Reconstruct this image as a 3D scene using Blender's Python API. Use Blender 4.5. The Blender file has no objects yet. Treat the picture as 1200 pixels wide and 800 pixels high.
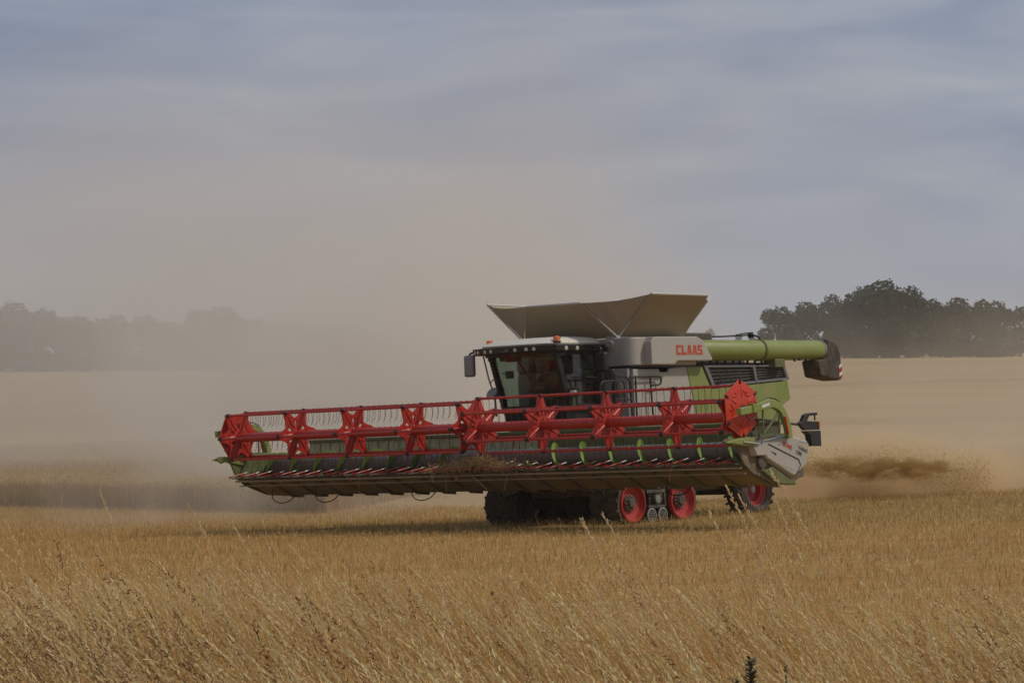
import bpy, bmesh, math, random
import numpy as np
from mathutils import Vector, Matrix

random.seed(7); rng = np.random.default_rng(11)
S = bpy.context.scene
COL = S.collection
R = math.radians

# ------------------------------------------------------------------ camera, sky, sun, exposure
EYE = 1.40
cam = bpy.data.cameras.new('camera'); cam_o = bpy.data.objects.new('camera', cam); COL.objects.link(cam_o)
cam.sensor_width = 36.0; cam.lens = 97.2; cam.clip_start = 0.1; cam.clip_end = 6000
cam_o.location = (0, 0, EYE)
cam_o.rotation_euler = (R(90) + math.atan(140/3240), 0, 0)
S.camera = cam_o

SUN_DIR = Vector((0.66, -0.10, 0.76)).normalized()
SUN_EL = math.asin(SUN_DIR.z); SUN_AZ = math.atan2(SUN_DIR.x, SUN_DIR.y)
world = bpy.data.worlds.new('World'); S.world = world; world.use_nodes = True
wt = world.node_tree; wt.nodes.clear()
def N(t, typ, **kw):
    n = t.nodes.new(typ)
    for k, v in kw.items():
        if k == 'inp':
            for a, b in v.items(): n.inputs[a].default_value = b
        else: setattr(n, k, v)
    return n
def build_world():
    t = wt; L = t.links.new
    out = N(t, 'ShaderNodeOutputWorld'); bg = N(t, 'ShaderNodeBackground', inp={'Strength': 0.1})
    sky = N(t, 'ShaderNodeTexSky', sky_type='NISHITA', sun_disc=False, sun_elevation=SUN_EL, sun_rotation=SUN_AZ,
            altitude=50, air_density=1.0, dust_density=2.5, ozone_density=1.0)
    tc = N(t, 'ShaderNodeTexCoord')
    mp = N(t, 'ShaderNodeMapping', inp={'Scale': (9.0, 9.0, 40.0), 'Rotation': (0, R(2.0), 0), 'Location': (3.1, 0.4, 0)})
    L(tc.outputs['Generated'], mp.inputs['Vector'])
    n1 = N(t, 'ShaderNodeTexNoise', inp={'Scale': 1.0, 'Detail': 5.0, 'Roughness': 0.47, 'Distortion': 0.5})
    L(mp.outputs[0], n1.inputs['Vector'])
    r1 = N(t, 'ShaderNodeValToRGB'); L(n1.outputs['Fac'], r1.inputs[0])
    cr = r1.color_ramp; cr.elements[0].position = 0.30; cr.elements[0].color = (2.35, 2.88, 4.1, 1)
    cr.elements[1].position = 0.70; cr.elements[1].color = (4.25, 4.55, 5.2, 1)
    e = cr.elements.new(0.5); e.color = (3.1, 3.55, 4.65, 1)
    # the cloud sheet pales towards the horizon
    sep = N(t, 'ShaderNodeSeparateXYZ'); L(tc.outputs['Generated'], sep.inputs[0])
    mr = N(t, 'ShaderNodeMapRange', interpolation_type='SMOOTHSTEP', inp={'From Min': 0.0, 'From Max': 0.17, 'To Min': 1.0, 'To Max': 0.0})
    L(sep.outputs['Z'], mr.inputs['Value'])
    mx = N(t, 'ShaderNodeMix', data_type='RGBA'); mx.inputs['B'].default_value = (4.55, 4.55, 4.8, 1)
    m2 = N(t, 'ShaderNodeMath', operation='MULTIPLY', inp={1: 0.75}); L(mr.outputs[0], m2.inputs[0])
    L(m2.outputs[0], mx.inputs['Factor']); L(r1.outputs[0], mx.inputs['A'])
    m3 = N(t, 'ShaderNodeMix', data_type='RGBA'); m3.inputs['Factor'].default_value = 0.86
    L(sky.outputs[0], m3.inputs['A']); L(mx.outputs['Result'], m3.inputs['B'])
    L(m3.outputs['Result'], bg.inputs['Color']); L(bg.outputs[0], out.inputs['Surface'])
build_world()

sun = bpy.data.lights.new('sun', 'SUN'); sun.energy = 2.0; sun.angle = R(4); sun.color = (1.0, 0.93, 0.82)
sun_o = bpy.data.objects.new('sun', sun); COL.objects.link(sun_o)
sun_o.rotation_euler = SUN_DIR.to_track_quat('Z', 'Y').to_euler(); sun_o.location = (60, 0, 80)

S.view_settings.view_transform = 'Standard'; S.view_settings.look = 'None'
S.view_settings.exposure = -0.16; S.view_settings.gamma = 1.0; S.view_settings.use_curve_mapping = False
S.render.engine = 'CYCLES'
cy = S.cycles
cy.use_denoising = True
cy.max_bounces = 8; cy.diffuse_bounces = 3; cy.glossy_bounces = 3; cy.transmission_bounces = 4
cy.transparent_max_bounces = 16; cy.volume_bounces = 3
cy.volume_step_rate = 1.0; cy.volume_max_steps = 64

# ------------------------------------------------------------------ materials
def new_mat(name):
    m = bpy.data.materials.new(name); m.use_nodes = True; m.node_tree.nodes.clear(); return m
DUST = (0.36, 0.27, 0.17)
def paint(name, col, rough=0.4, dust=0.25, metallic=0.0, bump=0.0, spec=0.5, scale=2.2, coat=0.0, var=0.12):
    m = new_mat(name); t = m.node_tree; L = t.links.new
    out = N(t, 'ShaderNodeOutputMaterial'); p = N(t, 'ShaderNodeBsdfPrincipled', inp={'Roughness': rough, 'Metallic': metallic, 'Specular IOR Level': spec, 'Coat Weight': coat})
    tc = N(t, 'ShaderNodeTexCoord')
    n1 = N(t, 'ShaderNodeTexNoise', inp={'Scale': scale, 'Detail': 7.0, 'Roughness': 0.62}); L(tc.outputs['Object'], n1.inputs['Vector'])
    mp = N(t, 'ShaderNodeMapping', inp={'Scale': (9, 9, 2.2)}); L(tc.outputs['Object'], mp.inputs[0])
    n2 = N(t, 'ShaderNodeTexNoise', inp={'Scale': 3.0, 'Detail': 5.0}); L(mp.outputs[0], n2.inputs['Vector'])
    ad = N(t, 'ShaderNodeMath', operation='MULTIPLY'); L(n1.outputs['Fac'], ad.inputs[0]); L(n2.outputs['Fac'], ad.inputs[1])
    mr = N(t, 'ShaderNodeMapRange', inp={'From Min': 0.14, 'From Max': 0.40, 'To Min': dust*0.2, 'To Max': min(1, dust*2.2)}); L(ad.outputs[0], mr.inputs['Value'])
    hv = N(t, 'ShaderNodeMix', data_type='RGBA', blend_type='MIX')
    dk = tuple(c*(1-var) for c in col); lt = tuple(min(1, c*(1+var)) for c in col)
    hv.inputs['A'].default_value = (*dk, 1); hv.inputs['B'].default_value = (*lt, 1); L(n1.outputs['Fac'], hv.inputs['Factor'])
    mx = N(t, 'ShaderNodeMix', data_type='RGBA'); mx.inputs['B'].default_value = (*DUST, 1)
    L(mr.outputs[0], mx.inputs['Factor']); L(hv.outputs['Result'], mx.inputs['A']); L(mx.outputs['Result'], p.inputs['Base Color'])
    rr = N(t, 'ShaderNodeMapRange', inp={'From Min': 0.0, 'From Max': 1.0, 'To Min': rough, 'To Max': min(1, rough+0.45)}); L(mr.outputs[0], rr.inputs['Value']); L(rr.outputs[0], p.inputs['Roughness'])
    if bump:
        b = N(t, 'ShaderNodeBump', inp={'Strength': bump, 'Distance': 0.02}); L(n2.outputs['Fac'], b.inputs['Height']); L(b.outputs[0], p.inputs['Normal'])
    L(p.outputs[0], out.inputs[0]); return m
M = {}
M['white'] = paint('off_white_paint', (0.43, 0.42, 0.37), 0.42, 0.22)
M['grey'] = paint('grey_paint', (0.33, 0.33, 0.31), 0.45, 0.2)
M['roof'] = paint('cream_roof', (0.78, 0.74, 0.63), 0.45, 0.25)
M['green'] = paint('green_paint', (0.195, 0.27, 0.035), 0.4, 0.24)
M['darkgreen'] = paint('green_steel', (0.065, 0.105, 0.014), 0.45, 0.2)
M['brightgreen'] = paint('bright_green', (0.17, 0.30, 0.025), 0.4, 0.1)
M['cream'] = paint('dusty_green_wall', (0.50, 0.52, 0.27), 0.5, 0.4)
M['red'] = paint('red_paint', (0.47, 0.020, 0.008), 0.40, 0.035)
M['sunlit_orange_red'] = paint('sunlit_orange_red_paint', (0.60, 0.045, 0.016), 0.40, 0.02)  # reel red brightened towards orange, so the end shields look sunlit
M['rim'] = paint('red_rim', (0.42, 0.022, 0.016), 0.42, 0.04)
M['black'] = paint('black_plastic', (0.012, 0.012, 0.013), 0.45, 0.02)
M['dark'] = paint('dark_steel', (0.03, 0.028, 0.026), 0.55, 0.18)
M['rubber'] = paint('rubber', (0.016, 0.015, 0.014), 0.8, 0.18, bump=0.15)
M['rubber_dusty'] = paint('dusty_rubber', (0.020, 0.018, 0.017), 0.85, 0.16, bump=0.15)
M['steel'] = paint('worn_steel', (0.34, 0.33, 0.33), 0.36, 0.15, metallic=0.8)
M['augersteel'] = paint('dull_auger_steel', (0.13, 0.12, 0.125), 0.45, 0.3, metallic=0.5)
M['skid'] = paint('dusty_skid', (0.20, 0.15, 0.08), 0.6, 0.55, bump=0.2)
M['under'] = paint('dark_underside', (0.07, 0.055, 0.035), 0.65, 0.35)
M['flap'] = paint('flap_sheet', (0.34, 0.29, 0.19), 0.5, 0.22)
M['cloth'] = paint('tank_canvas', (0.40, 0.37, 0.31), 0.85, 0.25, bump=0.1)
M['alu'] = paint('aluminium_edge', (0.5, 0.5, 0.48), 0.4, 0.15, metallic=0.5)
M['amber'] = paint('amber_lens', (0.75, 0.16, 0.02), 0.2, 0.04, coat=0.6)
M['lens'] = paint('lamp_lens', (0.62, 0.55, 0.42), 0.15, 0.1, coat=0.7)
M['logo'] = paint('red_lettering', (0.55, 0.05, 0.02), 0.4, 0.05)
M['ink'] = paint('dark_lettering', (0.05, 0.05, 0.055), 0.5, 0.05)
M['greyink'] = paint('grey_lettering', (0.16, 0.16, 0.16), 0.5, 0.05)
M['labelwhite'] = paint('white_sticker', (0.72, 0.72, 0.70), 0.5, 0.06)
M['yellow'] = paint('yellow_sticker', (0.65, 0.42, 0.04), 0.5, 0.06)
M['fire'] = paint('extinguisher_red', (0.45, 0.03, 0.03), 0.3, 0.05)
M['seat'] = paint('seat_fabric', (0.035, 0.033, 0.034), 0.9, 0.0)
M['reflection_red'] = paint('red_reflection_fabric', (0.20, 0.03, 0.025), 0.8, 0.0)
M['skin'] = paint('skin', (0.42, 0.25, 0.17), 0.55, 0.0)
M['shirt'] = paint('dark_shirt', (0.05, 0.05, 0.06), 0.9, 0.0)
M['hair'] = paint('hair', (0.05, 0.035, 0.02), 0.7, 0.0)
M['silver'] = paint('mirror_shell', (0.20, 0.20, 0.21), 0.4, 0.2)
def glass_mat():
    m = new_mat('tinted_glass'); t = m.node_tree; L = t.links.new
    out = N(t, 'ShaderNodeOutputMaterial'); mix = N(t, 'ShaderNodeMixShader'); tr = N(t, 'ShaderNodeBsdfTransparent', inp={'Color': (0.70, 0.77, 0.74, 1)})
    gl = N(t, 'ShaderNodeBsdfGlossy', inp={'Roughness': 0.04, 'Color': (0.9, 0.9, 0.9, 1)}); lw = N(t, 'ShaderNodeLayerWeight', inp={'Blend': 0.5}); pw = N(t, 'ShaderNodeMath', operation='POWER', inp={1: 4.0}); fr = N(t, 'ShaderNodeMath', operation='MULTIPLY_ADD', inp={1: 0.8, 2: 0.045}); L(lw.outputs['Facing'], pw.inputs[0]); L(pw.outputs[0], fr.inputs[0])
    L(fr.outputs[0], mix.inputs[0]); L(tr.outputs[0], mix.inputs[1]); L(gl.outputs[0], mix.inputs[2])
    df = N(t, 'ShaderNodeBsdfDiffuse', inp={'Color': (*DUST, 1)}); m2 = N(t, 'ShaderNodeMixShader')
    tc = N(t, 'ShaderNodeTexCoord'); n = N(t, 'ShaderNodeTexNoise', inp={'Scale': 3.0, 'Detail': 5.0}); L(tc.outputs['Object'], n.inputs['Vector'])
    mr = N(t, 'ShaderNodeMapRange', inp={'From Min': 0.35, 'From Max': 0.7, 'To Min': 0.01, 'To Max': 0.06}); L(n.outputs['Fac'], mr.inputs['Value'])
    L(mr.outputs[0], m2.inputs[0]); L(mix.outputs[0], m2.inputs[1]); L(df.outputs[0], m2.inputs[2])
    L(m2.outputs[0], out.inputs[0]); return m
M['glass'] = glass_mat()
def plant_mat(name, transl=0.35, rough=0.75, col=None):
    """straw, leaves: colour comes from the per-plant 'tint' attribute (each blade its own hue)"""
    m = new_mat(name); t = m.node_tree; L = t.links.new
    out = N(t, 'ShaderNodeOutputMaterial'); a = N(t, 'ShaderNodeAttribute', attribute_name='tint')
    p = N(t, 'ShaderNodeBsdfPrincipled', inp={'Roughness': rough, 'Specular IOR Level': 0.25}); tl = N(t, 'ShaderNodeBsdfTranslucent')
    if col: p.inputs['Base Color'].default_value = (*col, 1); tl.inputs['Color'].default_value = (*col, 1)
    else: L(a.outputs['Color'], p.inputs['Base Color']); L(a.outputs['Color'], tl.inputs['Color'])
    mx = N(t, 'ShaderNodeMixShader', inp={0: transl}); L(p.outputs[0], mx.inputs[1]); L(tl.outputs[0], mx.inputs[2]); L(mx.outputs[0], out.inputs[0])
    return m
M['straw'] = plant_mat('dry_straw')
M['leaf'] = plant_mat('tree_leaves', 0.25, 0.6)
M['bark'] = paint('bark', (0.06, 0.05, 0.04), 0.9, 0.1, bump=0.3)

# ------------------------------------------------------------------ mesh helpers
class MB:
    def __init__(s): s.v = []; s.f = []; s.m = []
    def add(s, vs, fs, m=0):
        o = len(s.v); s.v += [tuple(map(float, p)) for p in vs]
        for f in fs: s.f.append(tuple(o+i for i in f)); s.m.append(m)
        return s
    def box(s, c, d, m=0, rot=None):
        c = Vector(c); hs = [Vector((x*d[0]/2, y*d[1]/2, z*d[2]/2)) for x in (-1, 1) for y in (-1, 1) for z in (-1, 1)]
        if rot is not None: hs = [rot @ h for h in hs]
        return s.add([c+h for h in hs], [(0, 1, 3, 2), (4, 6, 7, 5), (0, 4, 5, 1), (2, 3, 7, 6), (0, 2, 6, 4), (1, 5, 7, 3)], m)
    def span(s, a, b, m=0):
        return s.box([(p+q)/2 for p, q in zip(a, b)], [abs(q-p) for p, q in zip(a, b)], m)
    def prism(s, poly, axis, a, b, m=0):
        n = len(poly)
        def P(p, k): return {'u': (k, p[0], p[1]), 'v': (p[0], k, p[1]), 'w': (p[0], p[1], k)}[axis]
        vs = [P(p, a) for p in poly]+[P(p, b) for p in poly]
        fs = [tuple(range(n))[::-1], tuple(range(n, 2*n))]+[(i, (i+1) % n, n+(i+1) % n, n+i) for i in range(n)]
        return s.add(vs, fs, m)
    def tube(s, path, r, n=8, m=0, caps=True):
        path = [Vector(p) for p in path]; k = len(path); rs = r if isinstance(r, (list, tuple)) else [r]*k
        vs = []; up = None
        for i, p in enumerate(path):
            d = (path[min(i+1, k-1)]-path[max(i-1, 0)]).normalized()
            if up is None:
                up = Vector((0, 0, 1)) if abs(d.z) < 0.9 else Vector((1, 0, 0))
            x = d.cross(up).normalized(); y = x.cross(d).normalized(); up = y
            vs += [p+x*math.cos(2*math.pi*j/n)*rs[i]+y*math.sin(2*math.pi*j/n)*rs[i] for j in range(n)]
        fs = [(i*n+j, i*n+(j+1) % n, (i+1)*n+(j+1) % n, (i+1)*n+j) for i in range(k-1) for j in range(n)]
        if caps: fs += [tuple(range(n))[::-1], tuple((k-1)*n+j for j in range(n))]
        return s.add(vs, fs, m)
    def lathe(s, prof, c, ax=(1, 0, 0), n=32, m=0):
        """prof: (radius, offset along ax)"""
        c = Vector(c); ax = Vector(ax).normalized(); t = Vector((0, 0, 1)) if abs(ax.z) < .9 else Vector((0, 1, 0))
        x = ax.cross(t).normalized(); y = ax.cross(x).normalized(); vs = []
        for r, h in prof:
            vs += [c+ax*h+(x*math.cos(2*math.pi*j/n)+y*math.sin(2*math.pi*j/n))*r for j in range(n)]
        fs = [(i*n+j, i*n+(j+1) % n, (i+1)*n+(j+1) % n, (i+1)*n+j) for i in range(len(prof)-1) for j in range(n)]
        return s.add(vs, fs, m)
    def sheet(s, grid, th, nrm, m=0):
        """grid[i][j] of points, given a thickness th along nrm"""
        a, b = len(grid), len(grid[0]); d = Vector(nrm).normalized()*th
        top = [Vector(p) for row in grid for p in row]; vs = top+[p+d for p in top]; o = a*b
        fs = []
        for i in range(a-1):
            for j in range(b-1):
                q = (i*b+j, i*b+j+1, (i+1)*b+j+1, (i+1)*b+j); fs += [q, tuple(o+k for k in q[::-1])]
        rim = [j for j in range(b)]+[i*b+b-1 for i in range(1, a)]+[(a-1)*b+j for j in range(b-2, -1, -1)]+[i*b for i in range(a-2, 0, -1)]
        for i in range(len(rim)): p, q = rim[i], rim[(i+1) % len(rim)]; fs.append((p, o+p, o+q, q))
        return s.add(vs, fs, m)
    def quad(s, pts, th, m=0):
        p = [Vector(q) for q in pts]; n = (p[1]-p[0]).cross(p[3]-p[0]).normalized()
        return s.sheet([[p[0], p[1]], [p[3], p[2]]], th, n, m)
    def build(s, name, mats, parent=None, bevel=0, seg=2, angle=35, smooth=True):
        me = bpy.data.meshes.new(name); me.from_pydata(s.v, [], s.f)
        bm = bmesh.new(); bm.from_mesh(me); bmesh.ops.recalc_face_normals(bm, faces=bm.faces); bm.to_mesh(me); bm.free()
        mats = mats if isinstance(mats, (list, tuple)) else [mats]
        for k in mats: me.materials.append(M[k] if isinstance(k, str) else k)
        if any(s.m): me.polygons.foreach_set('material_index', s.m)
        if smooth:
            me.polygons.foreach_set('use_smooth', [True]*len(me.polygons)); me.set_sharp_from_angle(angle=R(angle))
        o = bpy.data.objects.new(name, me); COL.objects.link(o)
        if parent: o.parent = parent
        if bevel:
            b = o.modifiers.new('bevel', 'BEVEL'); b.width = bevel; b.segments = seg; b.limit_method = 'ANGLE'; b.angle_limit = R(30); b.harden_normals = False
        return o
def raw_mesh(name, verts, quads, mat, tint=None, tri=False, parent=None):
    k = 3 if tri else 4
    me = bpy.data.meshes.new(name); nv, nf = len(verts), len(quads)
    me.vertices.add(nv); me.vertices.foreach_set('co', np.asarray(verts, np.float32).ravel())
    me.loops.add(nf*k); me.loops.foreach_set('vertex_index', np.asarray(quads, np.int32).ravel())
    me.polygons.add(nf); me.polygons.foreach_set('loop_start', np.arange(nf, dtype=np.int32)*k)
    me.update(calc_edges=True)
    if tint is not None:
        a = me.color_attributes.new('tint', 'FLOAT_COLOR', 'POINT')
        c = np.ones((nv, 4), np.float32); c[:, :3] = tint; a.data.foreach_set('color', c.ravel())
    me.materials.append(mat)
    o = bpy.data.objects.new(name, me); COL.objects.link(o)
    if parent: o.parent = parent
    return o
def tag(o, label=None, cat=None, group=None, kind=None):
    for k, v in (('label', label), ('category', cat), ('group', group), ('kind', kind)):
        if v: o[k] = v
    return o
def empty(name, loc=(0, 0, 0)):
    o = bpy.data.objects.new(name, None); COL.objects.link(o); o.location = loc; o.empty_display_size = .2; return o

# ------------------------------------------------------------------ the lie of the land
def gz(X, Y):
    X = np.asarray(X, float); Y = np.asarray(Y, float)
    xd = 45*np.tanh(X/45)
    near = -0.10+0.0379*(xd+0.856)+0.0078*(np.minimum(Y, 130)-55.76)
    k = (Y-112)/22
    sp = 22*np.where(k > 30, k, np.log1p(np.exp(np.clip(k, -40, 30))))
    return near+0.0468*sp-0.0078*0
def ground():
    ys = np.concatenate([np.linspace(-30, 75, 106), 75+np.cumsum(np.geomspace(1.1, 40, 75))])
    xs0 = np.cumsum(np.geomspace(0.8, 40, 60)); xs = np.concatenate([-xs0[::-1], [0], xs0])
    X, Y = np.meshgrid(xs, ys); Z = gz(X, Y)
    lump = 0.02*np.sin(X*1.7+Y*.6)*np.sin(Y*1.3-X*.4); Z = Z+np.where(Y < 80, lump, 0)
    nx, ny = len(xs), len(ys); V = np.stack([X, Y, Z], -1).reshape(-1, 3)
    i = np.arange(ny-1)[:, None]*nx+np.arange(nx-1)[None]; Q = np.stack([i, i+1, i+nx+1, i+nx], -1).reshape(-1, 4)
    m = new_mat('field_soil'); t = m.node_tree; L = t.links.new
    out = N(t, 'ShaderNodeOutputMaterial'); p = N(t, 'ShaderNodeBsdfPrincipled', inp={'Roughness': 0.95, 'Specular IOR Level': 0.1})
    tc = N(t, 'ShaderNodeTexCoord'); sep = N(t, 'ShaderNodeSeparateXYZ'); L(tc.outputs['Object'], sep.inputs[0])
    fine = N(t, 'ShaderNodeTexNoise', inp={'Scale': 5.0, 'Detail': 8.0, 'Roughness': 0.7}); L(tc.outputs['Object'], fine.inputs['Vector'])
    mp = N(t, 'ShaderNodeMapping', inp={'Rotation': (0, 0, R(-8)), 'Scale': (0.05, 0.9, 1)}); L(tc.outputs['Object'], mp.inputs[0])
    rows = N(t, 'ShaderNodeTexNoise', inp={'Scale': 1.0, 'Detail': 6.0, 'Roughness': 0.65}); L(mp.outputs[0], rows.inputs['Vector'])
    mp2 = N(t, 'ShaderNodeMapping', inp={'Rotation': (0, 0, R(-4)), 'Scale': (0.004, 0.035, 1)}); L(tc.outputs['Object'], mp2.inputs[0])
    bands = N(t, 'ShaderNodeTexNoise', inp={'Scale': 1.0, 'Detail': 5.0, 'Roughness': 0.6}); L(mp2.outputs[0], bands.inputs['Vector'])
    def ramp(src, a, b, lo=.3, hi=.7):
        r = N(t, 'ShaderNodeValToRGB'); r.color_ramp.elements[0].position = lo; r.color_ramp.elements[0].color = (*a, 1)
        r.color_ramp.elements[1].position = hi; r.color_ramp.elements[1].color = (*b, 1); L(src, r.inputs[0]); return r.outputs[0]
    stub = ramp(rows.outputs['Fac'], (0.30, 0.165, 0.055), (0.52, 0.32, 0.11))
    soil = ramp(fine.outputs['Fac'], (0.22, 0.12, 0.04), (0.52, 0.34, 0.13))
    mxs = N(t, 'ShaderNodeMix', data_type='RGBA', inp={'Factor': 0.45}); L(stub, mxs.inputs['A']); L(soil, mxs.inputs['B'])
    far = ramp(bands.outputs['Fac'], (0.345, 0.235, 0.115), (0.455, 0.325, 0.165), .3, .7)
    add = N(t, 'ShaderNodeMath', operation='MULTIPLY_ADD', inp={1: 6.0, 2: -3.0}); L(fine.outputs['Fac'], add.inputs[0])
    xm = N(t, 'ShaderNodeMath', operation='MINIMUM', inp={1: 0.0}); L(sep.outputs['X'], xm.inputs[0]); xa = N(t, 'ShaderNodeMath', operation='MULTIPLY_ADD', inp={1: 1.45}); L(xm.outputs[0], xa.inputs[0]); L(sep.outputs['Y'], xa.inputs[2])
    y2 = N(t, 'ShaderNodeMath', operation='ADD'); L(xa.outputs[0], y2.inputs[0]); L(add.outputs[0], y2.inputs[1])
    ff = N(t, 'ShaderNodeMapRange', inp={'From Min': 66.0, 'From Max': 74.0}); L(y2.outputs[0], ff.inputs['Value'])
    mxf = N(t, 'ShaderNodeMix', data_type='RGBA'); L(ff.outputs[0], mxf.inputs['Factor']); L(mxs.outputs['Result'], mxf.inputs['A']); L(far, mxf.inputs['B'])
    # a greener strip of regrowth at the far side of the stubble
    g1 = N(t, 'ShaderNodeMapRange', inp={'From Min': 45.0, 'From Max': 56.0}); L(y2.outputs[0], g1.inputs['Value'])
    g2 = N(t, 'ShaderNodeMapRange', inp={'From Min': 66.0, 'From Max': 72.0, 'To Min': 0.22, 'To Max': 0.0}); L(y2.outputs[0], g2.inputs['Value'])
    gm = N(t, 'ShaderNodeMath', operation='MULTIPLY'); L(g1.outputs[0], gm.inputs[0]); L(g2.outputs[0], gm.inputs[1])
    mxg = N(t, 'ShaderNodeMix', data_type='RGBA'); mxg.inputs['B'].default_value = (0.19, 0.17, 0.06, 1)
    L(gm.outputs[0], mxg.inputs['Factor']); L(mxf.outputs['Result'], mxg.inputs['A']); L(mxg.outputs['Result'], p.inputs['Base Color'])
    bx = N(t, 'ShaderNodeMath', operation='MULTIPLY_ADD', inp={1: -0.45}); L(sep.outputs['X'], bx.inputs[0]); L(sep.outputs['Y'], bx.inputs[2])
    b1 = N(t, 'ShaderNodeMath', operation='MULTIPLY_ADD', inp={1: 30.0, 2: -265.0}); L(bands.outputs['Fac'], b1.inputs[0]); b2 = N(t, 'ShaderNodeMath', operation='ADD'); L(bx.outputs[0], b2.inputs[0]); L(b1.outputs[0], b2.inputs[1])
    b3 = N(t, 'ShaderNodeMath', operation='ABSOLUTE'); L(b2.outputs[0], b3.inputs[0]); b4 = N(t, 'ShaderNodeMapRange', interpolation_type='SMOOTHSTEP', inp={'From Min': 0.5, 'From Max': 5.0, 'To Min': 0.5, 'To Max': 0.0}); L(b3.outputs[0], b4.inputs['Value'])
    mxb = N(t, 'ShaderNodeMix', data_type='RGBA'); mxb.inputs['B'].default_value = (0.20, 0.135, 0.065, 1); L(b4.outputs[0], mxb.inputs['Factor']); L(mxg.outputs['Result'], mxb.inputs['A']); L(mxb.outputs['Result'], p.inputs['Base Color'])
    b = N(t, 'ShaderNodeBump', inp={'Strength': 0.5, 'Distance': 0.05}); L(fine.outputs['Fac'], b.inputs['Height']); L(b.outputs[0], p.inputs['Normal'])
    L(p.outputs[0], out.inputs[0])
    o = raw_mesh('ground', V, Q, m); o['kind'] = 'structure'
    o.data.polygons.foreach_set('use_smooth', [True]*len(o.data.polygons))
ground()

# ------------------------------------------------------------------ grasses, stubble and standing crop (uncountable)
def ribbons(base, height, lean, azim, width, nseg=4, bend=1.6, face=None):
    """curved ribbons as quads; base (n,3); lean = horizontal travel of the tip along azim"""
    n = len(base); t = np.linspace(0, 1, nseg+1)
    dx = np.cos(azim)*lean; dy = np.sin(azim)*lean
    fa = rng.uniform(0, np.pi, n) if face is None else face
    wx, wy = np.cos(fa)*width/2, np.sin(fa)*width/2
    P = np.zeros((n, nseg+1, 2, 3))
    for i, s in enumerate(t):
        tp = 1-0.75*s
        cx = base[:, 0]+dx*s**bend; cy = base[:, 1]+dy*s**bend; cz = base[:, 2]+height*(s-0.12*(lean/height)**2*s*s)
        P[:, i, 0] = np.stack([cx-wx*tp, cy-wy*tp, cz], -1); P[:, i, 1] = np.stack([cx+wx*tp, cy+wy*tp, cz], -1)
    V = P.reshape(-1, 3); k = (nseg+1)*2
    f = np.array([[2*i, 2*i+1, 2*i+3, 2*i+2] for i in range(nseg)])
    Q = (np.arange(n)[:, None, None]*k+f[None]).reshape(-1, 4)
    return V, Q, k
def heads(base, height, lean, azim, bend, length, nsp, size, droop):
    """little spikelet quads strung along the top part of each stem"""
    n = len(base); V = []
    for j in range(nsp):
        s = 1-(j/nsp)*length+rng.uniform(-.02, .02, n); s = np.clip(s, 0, 1.02)
        cx = base[:, 0]+np.cos(azim)*lean*s**bend; cy = base[:, 1]+np.sin(azim)*lean*s**bend
        cz = base[:, 2]+height*(s-0.12*(lean/height)**2*s*s)
        c = np.stack([cx, cy, cz], -1)
        g = (1-s)/length  # 0 at the tip
        tx = np.cos(azim)*lean*bend*s**(bend-1); ty = np.sin(azim)*lean*bend*s**(bend-1); tz = height*(1-.24*(lean/height)**2*s)
        tg = np.stack([tx, ty, tz], -1); tg /= np.linalg.norm(tg, axis=1)[:, None]
        d = tg+rng.normal(size=(n, 3))*np.array([.5, .5, .35])*(droop/.02)*(.35+g)[:, None]; d /= np.linalg.norm(d, axis=1)[:, None]
        w = np.cross(d, rng.normal(size=(n, 3))); w /= np.linalg.norm(w, axis=1)[:, None]; w = w*(size*0.125)[:, None]
        ax = d*size[:, None]; d = ax*rng.uniform(.2, 1.0, n)[:, None]
        p = c+d*.5
        V.append(np.stack([p-ax*.5, p+w, p+ax*.7, p-w], 1))
    V = np.stack(V, 1).reshape(-1, 3); Q = np.arange(len(V)).reshape(-1, 4)
    return V, Q, nsp*4
def join(parts):
    V, Q, T, o = [], [], [], 0
    for v, q, c in parts: V.append(v); Q.append(q+o); T.append(c); o += len(v)
    return np.concatenate(V), np.concatenate(Q), np.concatenate(T)
def jitter(col, n, s=.18):
    return np.clip(np.array(col)[None]*(1+rng.normal(0, s, (n, 1)))*(1+rng.normal(0, s*.35, (n, 3))), 0.005, .9)
def meadow_edge(X): return 21.5-0.55*X-0.012*X*X     # the grass verge ends nearer on the right
def patch(x, y, f, k):  # smooth random 0..1 for patchiness
    return .5+.25*(np.sin(x*f+k)+np.sin(y*f*1.3+x*f*.5+2*k)*np.cos(x*f*.7-k))
NG = np.random.default_rng(77).uniform(0, 1, (4, 256, 256))
def vnoise(x, y, cell, k=0):
    """smooth value noise, 0..1"""
    u = x/cell+60.3; v = y/cell+17.7; i = np.floor(u).astype(int); j = np.floor(v).astype(int); a = u-i; b = v-j
    a = a*a*(3-2*a); b = b*b*(3-2*b); g = NG[k]; I, J = i % 256, j % 256; I1, J1 = (i+1) % 256, (j+1) % 256
    return (g[I, J]*(1-a)+g[I1, J]*a)*(1-b)+(g[I, J1]*(1-a)+g[I1, J1]*a)*b
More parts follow.
